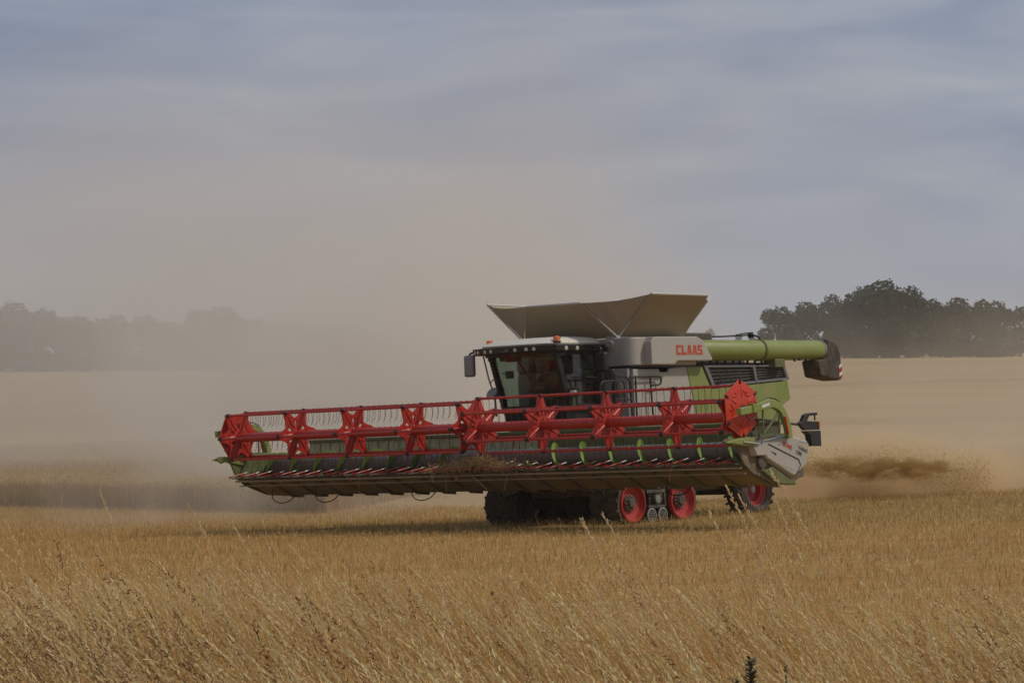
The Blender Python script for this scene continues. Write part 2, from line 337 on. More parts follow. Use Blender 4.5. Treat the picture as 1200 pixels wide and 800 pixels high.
def make_meadow():
    n = 84000
    Y = np.sqrt(rng.uniform(9.0**2, 31.0**2, n*3)); X = rng.uniform(-1, 1, n*3)*(0.2*Y+3.2)
    clm = .55*vnoise(X, Y, .55, 0)+.45*vnoise(X, Y, .2, 1)
    keep = (Y < meadow_edge(X)+3.2*(vnoise(X, Y, 1.3, 2)-.5)+rng.normal(0, .8, n*3))&(rng.uniform(size=n*3) < np.clip(2.1*clm-.45, .06, 1)); X, Y = X[keep][:n], Y[keep][:n]; n = len(X)
    B = np.stack([X, Y, gz(X, Y)-.03], -1)
    right = 1/(1+np.exp(-(X-0.3)/1.2)); big = vnoise(X, Y*.6, 1.6, 3); mid = vnoise(X, Y, .6, 2); sm = vnoise(X, Y, .28, 1)
    H = rng.normal(0.88, .13, n)*(.66+.30*big+.34*mid)*(1-.20*right); H = np.where(rng.uniform(size=n) < .03, H*rng.uniform(1.1, 1.35, n), H); H = np.clip(H, .3, 1.42)
    az = np.pi+rng.normal(0, .55, n)+1.2*(mid-.5); lean = H*np.clip(rng.normal(.34+.34*sm, .16, n), .03, .98)
    bend = 2.1
    V, Q, k = ribbons(B, H, lean, az, rng.uniform(.0022, .0038, n), 5, bend)
    gold = jitter((0.58, 0.325, 0.08), n, .24); straw = jitter((0.74, 0.53, 0.225), n, .2); brn = jitter((0.30, 0.155, 0.06), n, .25)
    sel = rng.uniform(size=n); ps = np.clip(.15+.75*(big-.3), .05, .7); pb = np.clip(.08+.55*(.62-mid), .03, .4)+.25*np.exp(-((X+2.1)/1.0)**2-((Y-14.5)/2.4)**2)
    col = np.where((sel < ps)[:, None], straw, gold); col = np.where((sel > 1-pb)[:, None], brn, col)
    parts = [(V, Q, np.repeat(col, k, 0))]
    def plume(mask, length, nsp, lo, hi, droop, cc):
        V, Q, k = heads(B[mask], H[mask], lean[mask], az[mask], bend, length, nsp, rng.uniform(lo, hi, mask.sum()), droop); parts.append((V, Q, np.repeat(cc[mask], k, 0)))
    r = rng.uniform(size=n)
    pale = jitter((0.86, 0.69, 0.38), n, .12); tan = jitter((0.58, 0.37, 0.14), n, .22); dark = jitter((0.23, 0.11, 0.055), n)
    plume(r < .05+.20*np.clip(big*1.6-.5, 0, 1), .24, 16, .016, .028, .012, pale)
    plume((r > .30)&(r < .335), .34, 40, .020, .034, .016, pale)            # long feathery heads
    plume((r > .36)&(r < .60), .18, 9, .010, .018, .02, tan)
    plume((r > .62)&(r < .626+.07*np.clip(.55-mid, 0, 1)+.16*np.exp(-((X+2.1)/1.1)**2-((Y-14.5)/2.4)**2)), .26, 26, .016, .034, .075, dark)   # open brown panicles
    for q in range(2):   # leaf blades
        m = rng.uniform(size=n) < .8; b = B[m].copy(); b[:, :2] += rng.normal(0, .03, (m.sum(), 2)); h = H[m]*rng.uniform(.30, .80, m.sum())
        a = az[m]+rng.normal(0, 1.1, m.sum())
        V, Q, k = ribbons(b, h, h*rng.uniform(.15, 1.0, m.sum()), a, rng.uniform(.003, .006, m.sum()), 3, 2.0)
        lc = np.where((rng.uniform(size=m.sum()) < .03)[:, None], jitter((0.20, 0.22, 0.06), m.sum()), jitter((0.50, 0.28, 0.075), m.sum(), .28))
        parts.append((V, Q, np.repeat(lc, k, 0)))
    V, Q, T = join(parts)
    o = raw_mesh('dry_grass', V, Q, M['straw'], T)
    tag(o, 'tall dry golden meadow grass leaning left along the near field edge', 'grass', kind='stuff')
make_meadow()
def make_stubble():
    parts = []
    n = 270000
    Y = np.sqrt(rng.uniform(11.0**2, 88.0**2, n)); X = rng.uniform(-1, 1, n)*(0.19*Y+4)
    ca, sa = math.cos(R(9)), math.sin(R(9)); r = -X*sa+Y*ca; s = X*ca+Y*sa
    sp = .26; r = np.round(r/sp)*sp+rng.normal(0, .035, n); X = s*ca-r*sa; Y = s*sa+r*ca
    keep = (Y > meadow_edge(X)-4)&(Y+1.45*np.minimum(X, 0) < 71); X, Y = X[keep], Y[keep]; n = len(X)
    B = np.stack([X, Y, gz(X, Y)-.02], -1); band = patch(X*.15, Y, .55, 3.0)
    H = rng.uniform(.07, .15, n)*(.8+.5*band)
    V, Q, k = ribbons(B, H, H*rng.uniform(0, .5, n), rng.uniform(0, 6.28, n), rng.uniform(.006, .011, n), 1, 1.0)
    green = np.clip((Y-46)/10, 0, 1)*np.clip((X+2)/6, 0.15, 1)
    col = np.where((rng.uniform(size=n) < .38)[:, None], jitter((0.42, 0.23, 0.07), n), jitter((0.68, 0.43, 0.15), n))
    col = np.where((rng.uniform(size=n) < .30*green)[:, None], jitter((0.30, 0.26, 0.09), n), col)
    parts.append((V, Q, np.repeat(col, k, 0)))
    n = 26000  # loose straw lying on the stubble
    Y = np.sqrt(rng.uniform(12.0**2, 68.0**2, n)); X = rng.uniform(-1, 1, n)*(0.21*Y+1)
    keep = (Y > meadow_edge(X)-3)&(patch(X*.2, Y, .7, .3) > rng.uniform(.1, .8, n)); X, Y = X[keep], Y[keep]; n = len(X)
    B = np.stack([X, Y, gz(X, Y)+rng.uniform(.06, .15, n)], -1)
    V, Q, k = ribbons(B, rng.uniform(.005, .07, n), rng.uniform(.08, .3, n)*.5, rng.uniform(0, 6.28, n), rng.uniform(.006, .012, n), 1, 1.0)
    parts.append((V, Q, np.repeat(jitter((0.78, 0.60, 0.32), n), k, 0)))
    V, Q, T = join(parts)
    o = raw_mesh('stubble', V, Q, M['straw'], T)
    tag(o, 'golden cut stubble in rows between the verge grass and the harvester', 'stubble', kind='stuff')
make_stubble()
# standing crop on the left; its near edge runs from (-40,127) to (-4.6,71.5) and then away from the camera
E0 = np.array([-4.8, 72.0]); E1 = np.array([-60.0, 158.0]); EB = np.array([6.0, 150.0])
def in_crop(X, Y):
    d = E1-E0; s1 = d[0]*(Y-E0[1])-d[1]*(X-E0[0])
    e = EB-E0; s2 = e[0]*(Y-E0[1])-e[1]*(X-E0[0])
    return (s1 < 0)&(s2 > 0)&(Y < 150)
def make_wheat():
    parts = []
    # solid mass of the crop below the ears
    n = 120; t = np.linspace(0, 1, n)**1.0; dep = np.concatenate([[0.0], np.cumsum(np.geomspace(.5, 9, 34))])
    n2 = 70000
    a = rng.uniform(0, 1, n2)**1.6; L = np.linalg.norm(E1-E0)
    p = E0[None]+(E1-E0)[None]*a[:, None]*.75
    nrm = np.array([-(E1-E0)[1], (E1-E0)[0]]); nrm = nrm/np.linalg.norm(nrm); nrm = nrm if nrm[1] > 0 else -nrm
    p = p+nrm[None]*(rng.exponential(2.2, n2))[:, None]
    X, Y = p[:, 0], p[:, 1]; k0 = in_crop(X, Y); X, Y = X[k0], Y[k0]
    # scattered over the whole canopy as far as it is seen
    n3 = 110000; Y3 = 72+(150-72)*rng.uniform(0, 1, n3)**1.3; X3 = -rng.uniform(-.06, .24, n3)*Y3
    k3 = in_crop(X3, Y3); X = np.concatenate([X, X3[k3]]); Y = np.concatenate([Y, Y3[k3]]); n = len(X)
    B = np.stack([X, Y, gz(X, Y)], -1); H = rng.normal(.78, .06, n)*(0.93+.14*patch(X, Y, .35, 1.0))
    az = np.pi+rng.normal(0, .9, n); lean = H*rng.uniform(.03, .25, n)
    V, Q, k = ribbons(B, H, lean, az, rng.uniform(.011, .02, n), 2, 2.0)
    col = np.where((rng.uniform(size=n) < .4)[:, None], jitter((0.38, 0.24, 0.10), n), jitter((0.52, 0.35, 0.15), n))
    parts.append((V, Q, np.repeat(col, k, 0)))
    V, Q, k = heads(B, H, lean, az, 2.0, .14, 3, rng.uniform(.05, .08, n), .015); parts.append((V, Q, np.repeat(jitter((0.60, 0.44, 0.22), n), k, 0)))
    # canopy sheet just under the ears so that the ground does not show between far stalks
    ys = np.linspace(72, 150, 150); xs = np.linspace(-62, 6, 140); XX, YY = np.meshgrid(xs, ys)
    ZZ = gz(XX, YY)+.70+.05*np.sin(XX*2.1+YY)*np.sin(YY*1.7)+rng.uniform(-.05, .05, XX.shape)
    nx = len(xs); i = np.arange(len(ys)-1)[:, None]*nx+np.arange(nx-1)[None]
    Q = np.stack([i, i+1, i+nx+1, i+nx], -1).reshape(-1, 4)
    cx = XX.ravel()[Q].mean(1); cy_ = YY.ravel()[Q].mean(1)
    ok = in_crop(cx, cy_-1.2)&in_crop(cx-.8, cy_-.6); Q = Q[ok]
    used, inv = np.unique(Q, return_inverse=True); V = np.stack([XX, YY, ZZ], -1).reshape(-1, 3)[used]; Q = inv.reshape(-1, 4)
    parts.append((V, Q, jitter((0.50, 0.35, 0.17), len(V), .08)))
    V, Q, T = join(parts)
    o = raw_mesh('wheat_crop', V, Q, M['straw'], T)
    tag(o, 'uncut ripe wheat standing on the left behind the cutting header', 'wheat', kind='stuff')
make_wheat()
# ------------------------------------------------------------------ the combine harvester
# local axes: x = towards the machine's left side, y = rearwards, z = up; origin on the ground under the reel axis
A_ = R(41.5)
U = Vector((math.cos(A_), -math.sin(A_), .0232)).normalized(); Vv = Vector((math.sin(A_), math.cos(A_), .031)); Vv = (Vv-U*U.dot(Vv)).normalized(); W = U.cross(Vv)
combine = empty('combine_harvester')
combine.matrix_world = Matrix(((U.x, Vv.x, W.x, -0.856), (U.y, Vv.y, W.y, 55.76), (U.z, Vv.z, W.z, -0.01), (0, 0, 0, 1)))
tag(combine, 'white and green combine harvester on rubber tracks behind a wide red reel header', 'combine harvester')
def bez(pts, n=6):
    out = []
    P = [Vector(p) for p in pts]
    for i in range(len(P)-1):
        p0, p1, p2, p3 = P[max(i-1, 0)], P[i], P[i+1], P[min(i+2, len(P)-1)]
        for j in range(n):
            t = j/n; out.append(.5*((2*p1)+(p2-p0)*t+(2*p0-5*p1+4*p2-p3)*t*t+(3*p1-p0-3*p2+p3)*t**3))
    out.append(P[-1]); return out
def rect(cx, cy, a, b): return [(cx-a, cy-b), (cx+a, cy-b), (cx+a, cy+b), (cx-a, cy+b)]

def body():
    # inner body, chassis
    b = MB(); b.prism([(3.55, 3.1), (8.72, 3.16), (8.86, 2.9), (8.93, 2.48), (8.6, 2.33), (8.45, 1.15), (3.55, 1.15)], 'u', -1.52, 1.52)
    b.build('body_shell', 'green', combine, .05)
    b = MB(); b.span((-.85, 2.9, .55), (.85, 8.3, 1.15)); b.span((-1.3, 3.3, .95), (1.3, 4.6, 1.14)); b.span((-1.2, 7.55, .42), (1.2, 7.95, .66)); b.span((-1.45, 5.4, .85), (1.45, 7.1, 1.16))
    b.build('chassis', 'dark', combine, .03)
    # side panels
    for sgn in (1, -1):
        a, c = (1.525, 1.6) if sgn > 0 else (-1.6, -1.525)
        b = MB(); b.prism([(3.46, 3.17), (4.32, 3.175), (4.36, 3.10), (4.62, 3.105), (4.66, 3.18), (5.25, 3.22), (5.51, 2.33), (5.60, 1.55), (3.46, 1.55)], 'u', a, c)
        b.build('side_panel', 'white', combine, .022, 3)
        b = MB(); b.prism([(5.262, 3.22), (5.80, 3.22), (6.10, 2.74), (8.90, 2.885), (8.98, 2.48), (8.66, 2.33), (8.52, 1.5), (5.62, 1.45), (5.522, 2.33)], 'u', a, c)
        g = b.build('side_panel', 'green', combine, .022, 3)
        if sgn > 0:
            s = MB(); s.quad([(1.602, 8.05, 2.42), (1.602, 8.17, 2.42), (1.602, 8.17, 2.50), (1.602, 8.05, 2.50)], .003); s.build('warning_sticker', 'yellow', g)
        # engine grille
        k = 1 if sgn > 0 else -1
        b = MB(); fr = [(5.84, 3.235), (8.78, 3.235), (8.93, 2.905), (6.125, 2.755)]; inn = [(5.99, 3.19), (8.70, 3.19), (8.82, 2.95), (6.20, 2.81)]
        for i in range(4):
            p, q, r_, s_ = fr[i], fr[(i+1) % 4], inn[(i+1) % 4], inn[i]
            b.prism([p, q, r_, s_], 'u', 1.53*k, 1.625*k)
        b.prism([(7.58, 3.2), (7.66, 3.2), (7.74, 2.87), (7.66, 2.865)], 'u', 1.54*k, 1.635*k)
        gr = b.build('engine_grille', 'greyink', combine, .008)
        b = MB(); b.prism([(5.95, 3.2), (8.74, 3.2), (8.86, 2.93), (6.16, 2.79)], 'u', 1.50*k, 1.535*k); b.build('grille_screen', 'black', gr)
        b = MB()
        for i in range(1, 5):
            t = i/5; b.tube([(1.575*k, 5.99+.21*t, 3.19-.38*t), (1.575*k, 8.70+.12*t, 3.19-.24*t)], .011, 6)
        for i in range(1, 8):
            t = i/8; b.tube([(1.585*k, 5.99+2.71*t, 3.19), (1.585*k, 6.2+2.62*t, 2.81+.14*t)], .009, 6)
        b.build('grille_bars', 'dark', gr)
    # grain tank: plan outline with rounded front corners
    def plan(hu, v0, v1, r, n=6):
        pts = []
        for cx, cy, a0 in ((hu-r, v0+r, -90), (hu-r, v1-r, 0), (-hu+r, v1-r, 90), (-hu+r, v0+r, 180)):
            pts += [(cx+r*math.cos(R(a0+90*i/n)), cy+r*math.sin(R(a0+90*i/n))) for i in range(n+1)]
        return pts
    b = MB(); b.prism(plan(1.66, 3.36, 5.7, .26), 'w', 3.245, 3.83); b.build('grain_tank', 'white', combine, .03, 3)
    b = MB(); b.prism(plan(1.60, 3.44, 5.6, .1), 'w', 3.2, 3.24); b.build('tank_seam', 'black', combine)
    b = MB(); b.span((-1.5, 3.38, 1.6), (1.515, 3.5, 3.195)); b.build('front_bulkhead', 'white', combine, .02)
    b = MB(); b.span((-1.42, 5.72, 3.17), (1.3, 8.6, 3.30)); b.span((-1.2, 5.75, 3.3), (1.1, 7.0, 3.8)); b.span((.3, 5.72, 3.8), (.95, 7.05, 3.97)); b.span((-1.2, 7.2, 3.3), (.9, 8.3, 3.6))
    deck = b.build('engine_deck', 'dark', combine, .03)
    b = MB(); b.tube(bez([(.75, 7.1, 3.9), (.8, 7.6, 3.9), (.8, 8.2, 3.92), (.82, 8.75, 3.93), (.85, 8.95, 3.84), (.85, 8.95, 3.7)]), .022, 6)
    b.tube(bez([(.9, 8.0, 3.93), (.92, 8.4, 3.97), (.92, 8.7, 3.9)]), .018, 6); b.box((.85, 8.6, 3.93), (.09, .09, .13)); b.build('exhaust_pipework', 'black', combine)
    for i in range(9): MB().tube([(1.30, 6.2+.27*i, 3.3), (1.30+.05*math.sin(i*2.1), 6.25+.27*i, 3.42+.03*math.sin(i))], .03, 6).build('engine_fitting', 'dark', deck)
    # hood over the unloading auger elbow, with lettering
    b = MB(); b.prism([(3.76, 3.25), (3.76, 3.72), (3.86, 3.83), (5.33, 3.84), (5.52, 3.77), (5.66, 3.62), (5.86, 3.36), (5.82, 3.325), (4.66, 3.325), (4.52, 3.245)], 'u', 1.2, 1.86)
    hood = b.build('auger_hood', 'white', combine, .09, 4)
    b = MB(); X0, HW, HH = 4.60, .155, .215
    L_ = {'C': [(0, 0, 3, 10), (3, 0, 8, 2.4), (3, 7.6, 8, 10)], 'L': [(0, 0, 3, 10), (3, 0, 8, 2.6)],
          'A': [((0, 0), (2.9, 0), (4.2, 9.9), (2.0, 9.9)), ((8.4, 0), (6.4, 9.9), (4.25, 9.9), (5.5, 0)), ((3.3, 2.2), (5.2, 2.2), (4.95, 4.2), (3.6, 4.2))],
          'S': [(0, 0, 8, 2.2), (5.2, 2.2, 8, 4.2), (0, 4.2, 8, 6.0), (0, 6.0, 2.8, 7.8), (0, 7.8, 8, 10)]}
    def letters(b, word, put):
        x = 0
        for ch in word:
            for r4 in L_[ch]:
                if not isinstance(r4[0], tuple): a, c, d, e = r4; r4 = ((a, c), (d, c), (d, e), (a, e))
                b.quad([put(x+p, y) for p, y in r4], .004)
            x += 9.6
    letters(b, 'CLAAS', lambda x, y: (1.862, X0+x*.0192, 3.452+y*.0206))
    b.build('lettering', 'logo', hood)
    # unloading auger
    b = MB(); b.lathe([(0, -.02), (.21, -.02), (.222, 0), (.222, 2.55), (.222, 4.55), (.215, 4.6), (0, 4.6)], (1.6, 5.55, 3.56), (0, 1, -.001), 40)
    tube = b.build('unloading_auger', 'green', combine)
    b = MB(); b.lathe([(.224, -.04), (.245, -.03), (.245, .03), (.224, .04)], (1.6, 7.86, 3.56), (0, 1, 0), 40); b.build('tube_clamp', 'darkgreen', tube)
    b = MB(); b.lathe([(.224, -.03), (.237, -.02), (.237, .02), (.224, .03)], (1.6, 10.12, 3.56), (0, 1, 0), 40); b.build('end_ring', 'steel', tube)
    b = MB(); b.lathe([(.0, 0), (.03, 0), (.03, .05), (0, .05)], (1.72, 9.0, 3.33), (0, 1, 0), 12); b.build('tube_fitting', 'dark', tube)
    for v, k in ((9.25, .1), (9.5, .07)): MB().box((1.7, v, 3.34), (.06, k, .04)).build('tube_fitting', 'dark', tube)
    b = MB(); b.span((1.42, 8.25, 3.17), (1.75, 8.62, 3.36)); b.build('auger_rest', 'darkgreen', combine, .02)
    b = MB(); b.prism([(10.14, 3.80), (10.36, 3.77), (10.55, 3.67), (10.66, 3.48), (10.68, 2.88), (10.5, 2.86), (9.84, 2.95), (9.74, 3.33), (10.05, 3.34), (10.14, 3.4)], 'u', 1.37, 1.84)
    sp = b.build('auger_spout', 'rubber_dusty', tube, .07, 3)
    b = MB(); b.quad([(1.842, 10.54, 2.93), (1.842, 10.665, 2.93), (1.842, 10.665, 3.24), (1.842, 10.54, 3.18)], .004, 0)
    for i in range(4):
        w0 = 2.95+.09*i
        if i % 2 == 0: b.quad([(1.848, 10.545, w0), (1.848, 10.66, w0+.05), (1.848, 10.66, w0+.12), (1.848, 10.545, w0+.07)], .003, 1)
    b.build('stripe_marker', ['rim', 'labelwhite'], tube)
    # tank flaps and canvas
    def flap(name, pts, edge=True, m='flap'):
        b = MB(); b.quad(pts, .03); f = b.build(name, m, combine)
        e = MB()
        for i in range(4): e.tube([pts[i], pts[(i+1) % 4]], .022, 6)
        e.build('flap_edge', 'alu', f); return f
    flap('tank_flap', [(1.36, 3.40, 3.87), (1.36, 5.5, 3.89), (2.22, 5.27, 4.69), (2.22, 3.38, 4.70)])
    flap('tank_flap', [(-1.38, 5.5, 3.89), (-1.38, 3.40, 3.93), (-2.3, 3.36, 4.74), (-2.3, 5.3, 4.70)])
    flap('tank_flap', [(-1.22, 3.35, 3.90), (1.27, 3.35, 3.86), (1.08, 2.45, 4.56), (-.45, 2.5, 4.57)])
    flap('tank_flap', [(1.27, 5.6, 3.88), (-1.27, 5.6, 3.88), (-1.1, 6.2, 4.45), (1.1, 6.2, 4.45)])
    def canvas(a, b_, c, nrm):
        a, b_, c = Vector(a), Vector(b_), Vector(c); g = []
        for i in range(13):
            s = i/12; row = []
            for j in range(17):
                t = j/16; p = (a*(1-t)+b_*t)*s+c*(1-s)
                fold = .035*math.sin(t*9+2.2*s)*math.sin(math.pi*t)*s+.02*math.sin(t*21+s*5)*math.sin(math.pi*t)*s
                p = p+Vector(nrm)*(fold-.12*math.sin(math.pi*t)*s)+Vector((0, 0, -.05*math.sin(math.pi*t)*s*s)); row.append(p)
            g.append(row)
        m = MB(); m.sheet(g, .008, nrm); m.build('tank_canvas', 'cloth', combine, angle=60)
    canvas((1.08, 2.46, 4.56), (2.2, 3.39, 4.69), (1.32, 3.37, 3.87), (-.55, .75, 0))
    canvas((-2.28, 3.37, 4.73), (-.46, 2.51, 4.57), (-1.30, 3.37, 3.91), (.45, .8, 0))
    canvas((2.2, 5.27, 4.68), (1.1, 6.18, 4.45), (1.32, 5.55, 3.88), (-.5, -.75, 0))
    canvas((-1.1, 6.18, 4.45), (-2.28, 5.3, 4.69), (-1.32, 5.55, 3.88), (.5, -.75, 0))
    b = MB(); b.lathe([(0, .09), (.1, .08), (.16, .03), (.17, 0), (0, 0)], (.3, 4.6, 4.62), (0, 0, 1), 24); b.tube([(.3, 4.6, 3.8), (.3, 4.6, 4.63)], .03); b.build('antenna_dome', 'labelwhite', combine)
body()

def cab():
    # lower cab
    b = MB(); b.prism([(2.1, 2.42), (3.2, 2.42), (3.2, 1.75), (2.55, 1.75), (2.25, 2.0)], 'u', -.86, .86); b.build('cab_floor', 'black', combine, .03)
    b = MB()
    def pil(p, q, r=.05): b.tube([p, q], r, 8)
    for s in (1, -1):
        b.prism([(1.76, 3.62), (1.9, 3.62), (2.30, 2.42), (2.16, 2.42)], 'u', s*.84, s*.93)
        b.prism([(3.08, 3.62), (3.2, 3.62), (3.22, 2.42), (3.1, 2.42)], 'u', s*.84, s*.95)
        b.prism([(2.16, 2.5), (3.2, 2.5), (3.2, 2.38), (2.16, 2.38)], 'u', s*.84, s*.93)
        b.tube([(s*.93, 2.58, 3.62), (s*.93, 3.12, 3.05)], .018, 6)
    b.span((-.93, 1.7, 3.52), (.93, 3.2, 3.6)); b.span((-.93, 3.1, 2.42), (.93, 3.2, 2.95))
    b.span((-.84, 2.14, 2.38), (.84, 2.26, 2.5))
    b.build('cab_frame', 'black', combine, .012)
    # curved windscreen
    g = []
    for i in range(7):
        t = i/6; row = []
        for j in range(17):
            s = -1+2*j/16; u = .86*s; bulge = .22*(1-s*s); row.append((u, 1.82+.40*t-bulge, 3.57-1.1*t))
        g.append(row)
    b = MB(); b.sheet(g, .008, (0, 1, .3)); b.build('windscreen', 'glass', combine, angle=60)
    for s in (1, -1):
        b = MB(); b.quad([(s*.89, 1.9, 3.55), (s*.89, 3.1, 3.55), (s*.89, 3.12, 2.48), (s*.89, 2.28, 2.48)], .008*s); d = b.build('door_window', 'glass', combine)
        if s > 0:
            h = MB(); h.tube(bez([(.97, 2.42, 3.03), (.99, 2.6, 3.04), (.99, 2.95, 3.03), (.97, 3.08, 2.95)]), .014, 6); h.build('door_handle', 'black', d)
    b = MB(); b.quad([(-.84, 3.16, 2.97), (.84, 3.16, 2.97), (.84, 3.16, 3.5), (-.84, 3.16, 3.5)], .008); b.build('rear_window', 'glass', combine)
    # wiper bits, screens and camera inside
    b = MB(); b.box((-.62, 2.1, 3.16), (.2, .05, .16)); b.tube([(-.62, 2.1, 3.16), (-.8, 2.05, 3.2)], .012); b.build('cab_monitor', 'black', combine, .01)
    b = MB(); b.box((-.45, 2.05, 3.47), (.34, .12, .1)); b.box((-.68, 2.0, 3.49), (.16, .1, .09)); b.build('sun_visor_box', 'black', combine, .01)
    b = MB(); b.lathe([(.17, -.015), (.19, 0), (.17, .015), (.155, 0), (.17, -.015)], (-.2, 2.36, 2.78), (0, -.5, .87), 24); b.tube([(-.2, 2.36, 2.78), (-.2, 2.2, 2.42)], .035); b.tube([(-.36, 2.36, 2.78), (-.04, 2.36, 2.78)], .012, 6); b.build('steering_wheel', 'black', combine)
    b = MB(); b.span((-.5, 2.55, 2.42), (0.06, 3.0, 2.62)); b.box((-.22, 3.03, 2.95), (.52, .13, .7), 0, Matrix.Rotation(R(-8), 3, 'X')); b.box((-.22, 3.06, 3.36), (.28, .1, .16)); b.build('driver_seat', 'seat', combine, .05, 3)
    b = MB(); b.span((.25, 2.6, 2.42), (.66, 3.0, 2.58)); b.box((.45, 3.04, 2.85), (.42, .1, .52)); b.build('passenger_seat', 'reflection_red', combine, .04, 3)  # seat coloured red to stand in for a red reflection in the glass
    # roof: lofted cream shell
    def ring(w, uo, v0, v1, front):
        pts = []
        for a in range(36):
            th = 2*math.pi*a/36; c, s = math.cos(th), math.sin(th)
            e = .32; x = math.copysign(abs(c)**e, c)*uo; y = math.copysign(abs(s)**e, s); y = (v0+v1)/2+y*(v1-v0)/2-front*(1-min(1, abs(x/uo))**2)*(y < 0)
            pts.append((x, y, w))
        return pts
    rings = [ring(3.70, 1.02, 1.58, 3.33, .17), ring(3.745, 1.04, 1.55, 3.33, .17), ring(3.81, 1.0, 1.66, 3.3, .15), ring(3.865, .88, 1.88, 3.2, .1), ring(3.90, .55, 2.3, 3.0, .05)]
    b = MB(); n = 36; vs = [p for r_ in rings for p in r_]
    fs = [(i*n+j, i*n+(j+1) % n, (i+1)*n+(j+1) % n, (i+1)*n+j) for i in range(4) for j in range(n)]+[tuple(range(n))[::-1], tuple(4*n+j for j in range(n))]
    b.add(vs, fs); roof = b.build('cab_roof', 'roof', combine, angle=50)
    b = MB(); b.box((-.25, 1.72, 3.79), (.22, .16, .06)); b.build('roof_vent', 'grey', roof, .02)
    for u in (-.86, .98):
        b = MB(); b.lathe([(.085, 0), (.09, .015), (.085, .03), (0, .03)], (u, 1.78, 3.755), (0, 0, 1), 20); bc = b.build('beacon_base', 'black', roof)
        b = MB(); b.lathe([(.072, .03), (.074, .09), (.062, .12), (.03, .135), (0, .137)], (u, 1.78, 3.755), (0, 0, 1), 20); b.build('beacon', 'amber', roof)
    b = MB(); b.tube([(.98, 1.9, 3.83), (.98, 1.9, 3.98)], .005, 5); b.build('aerial', 'black', roof)
    # black visor with lamps
    def vis(w, o):
        f = [(-1.3, 1.95), (-1.28, 1.72-o), (-.9, 1.52-o), (-.3, 1.40-o), (.3, 1.40-o), (.85, 1.50-o), (1.06+o, 1.66), (1.08+o, 3.3), (-1.08-o, 3.3), (-1.1, 1.95)]
        return [(x, y, w) for x, y in f]
    b = MB(); t_, bo = vis(3.715, .03), vis(3.575, 0); n = len(t_); b.add(bo+t_, [tuple(range(n))[::-1], tuple(range(n, 2*n))]+[(i, (i+1) % n, n+(i+1) % n, n+i) for i in range(n)])
    visor = b.build('roof_visor', 'black', combine, .02)
    def front_v(u):
        f = [(-1.28, 1.72), (-.9, 1.52), (-.3, 1.40), (.3, 1.40), (.85, 1.50), (1.06, 1.66)]
        for (a, p), (c, q) in zip(f, f[1:]):
            if a <= u <= c: return p+(q-p)*(u-a)/(c-a), math.atan2(q-p, c-a)
    for u in (-1.15, -.98, -.72, -.52, .18, .46, .64):
        v, an = front_v(u); d = Vector((math.sin(an), -math.cos(an), 0))
        b = MB(); b.lathe([(0, .012), (.03, .014), (.04, .008), (.046, -.01), (.05, -.02)], Vector((u, v, 3.64))+d*.012, d, 16); b.build('work_lamp', 'lens', visor)
    for v in (1.95, 2.3):
        b = MB(); b.lathe([(0, .012), (.034, .014), (.044, .008), (.05, -.01), (.054, -.02)], (1.085, v, 3.635), (1, 0, 0), 16); b.build('work_lamp', 'lens', visor)
    text('LEXION', (-.42, 1.42, 3.605), Vector((.995, -.10, 0)), Vector((0, 0, 1)), .085, 'greyink', visor, .012)
    # mirrors
    for (u, v, w, du, dv, dw, m) in ((-1.46, 1.80, 3.38, .27, .12, .46, 'silver'), (1.36, 2.72, 3.33, .30, .14, .42, 'black')):
        b = MB(); b.box((u, v, w), (du, dv, dw)); mi = b.build('mirror', m, combine, .05, 4)
        b = MB(); b.tube(bez([(u*.80, v+.02, 3.64), (u*.95, v, 3.65), (u, v, 3.6), (u, v, 3.5)]), .022, 8); b.build('mirror_arm', 'black', mi)
    b = MB(); b.box((1.55, 2.75, 3.05), (.26, .12, .27)); mi = b.build('mirror', 'black', combine, .05, 4); b = MB(); b.tube([(1.36, 2.75, 3.2), (1.5, 2.78, 3.25), (1.5, 2.78, 3.08)], .02); b.build('mirror_arm', 'black', mi)
    b = MB(); b.lathe([(0, -.12), (.06, -.11), (.085, 0), (.09, .07), (.075, .085), (0, .085)], (1.42, 2.95, 3.72), (.35, -.8, -.35), 18); b.box((1.35, 3.05, 3.80), (.14, .1, .12)); sl = b.build('side_lamp', 'silver', combine, .01)
    # right hand ladder rails and indicator board beside the cab
    b = MB(); b.tube([(-1.22, 1.95, 3.64), (-1.12, 2.0, 3.1), (-1.05, 2.05, 2.8)], .016, 6); b.tube([(-.98, 2.05, 3.62), (-.9, 2.05, 3.0), (-.82, 2.1, 2.35)], .02, 6); b.tube([(-1.09, 2.0, 2.98), (-1.04, 2.02, 3.06), (-.93, 2.05, 3.1)], .012, 6); b.tube([(-1.02, 2.05, 2.8), (-.98, 2.05, 2.3)], .022, 6); b.build('grab_rail', 'dark', combine)
    b = MB(); b.box((-1.06, 2.05, 3.52), (.2, .04, .12)); b.build('number_board', 'silver', combine, .01)
    b = MB(); b.lathe([(0, -.1), (.06, -.1), (.13, .03), (.135, .07), (0, .07)], (-1.0, 2.0, 2.76), (0, -.8, .6), 18); b.build('side_lamp', 'silver', combine)
    b = MB(); b.box((1.02, 2.2, 2.72), (.14, .1, .12)); wl = b.build('door_lamp', 'lens', combine, .02); b = MB(); b.box((1.02, 2.26, 2.72), (.17, .06, .16)); b.box((1.02, 2.22, 2.8), (.18, .14, .025)); b.build('lamp_housing', 'black', wl, .01)
    b = MB(); b.tube([(1.02, 2.2, 2.45), (1.02, 2.2, 2.64)], .035, 10); b.build('washer_bottle', 'darkgreen', combine)
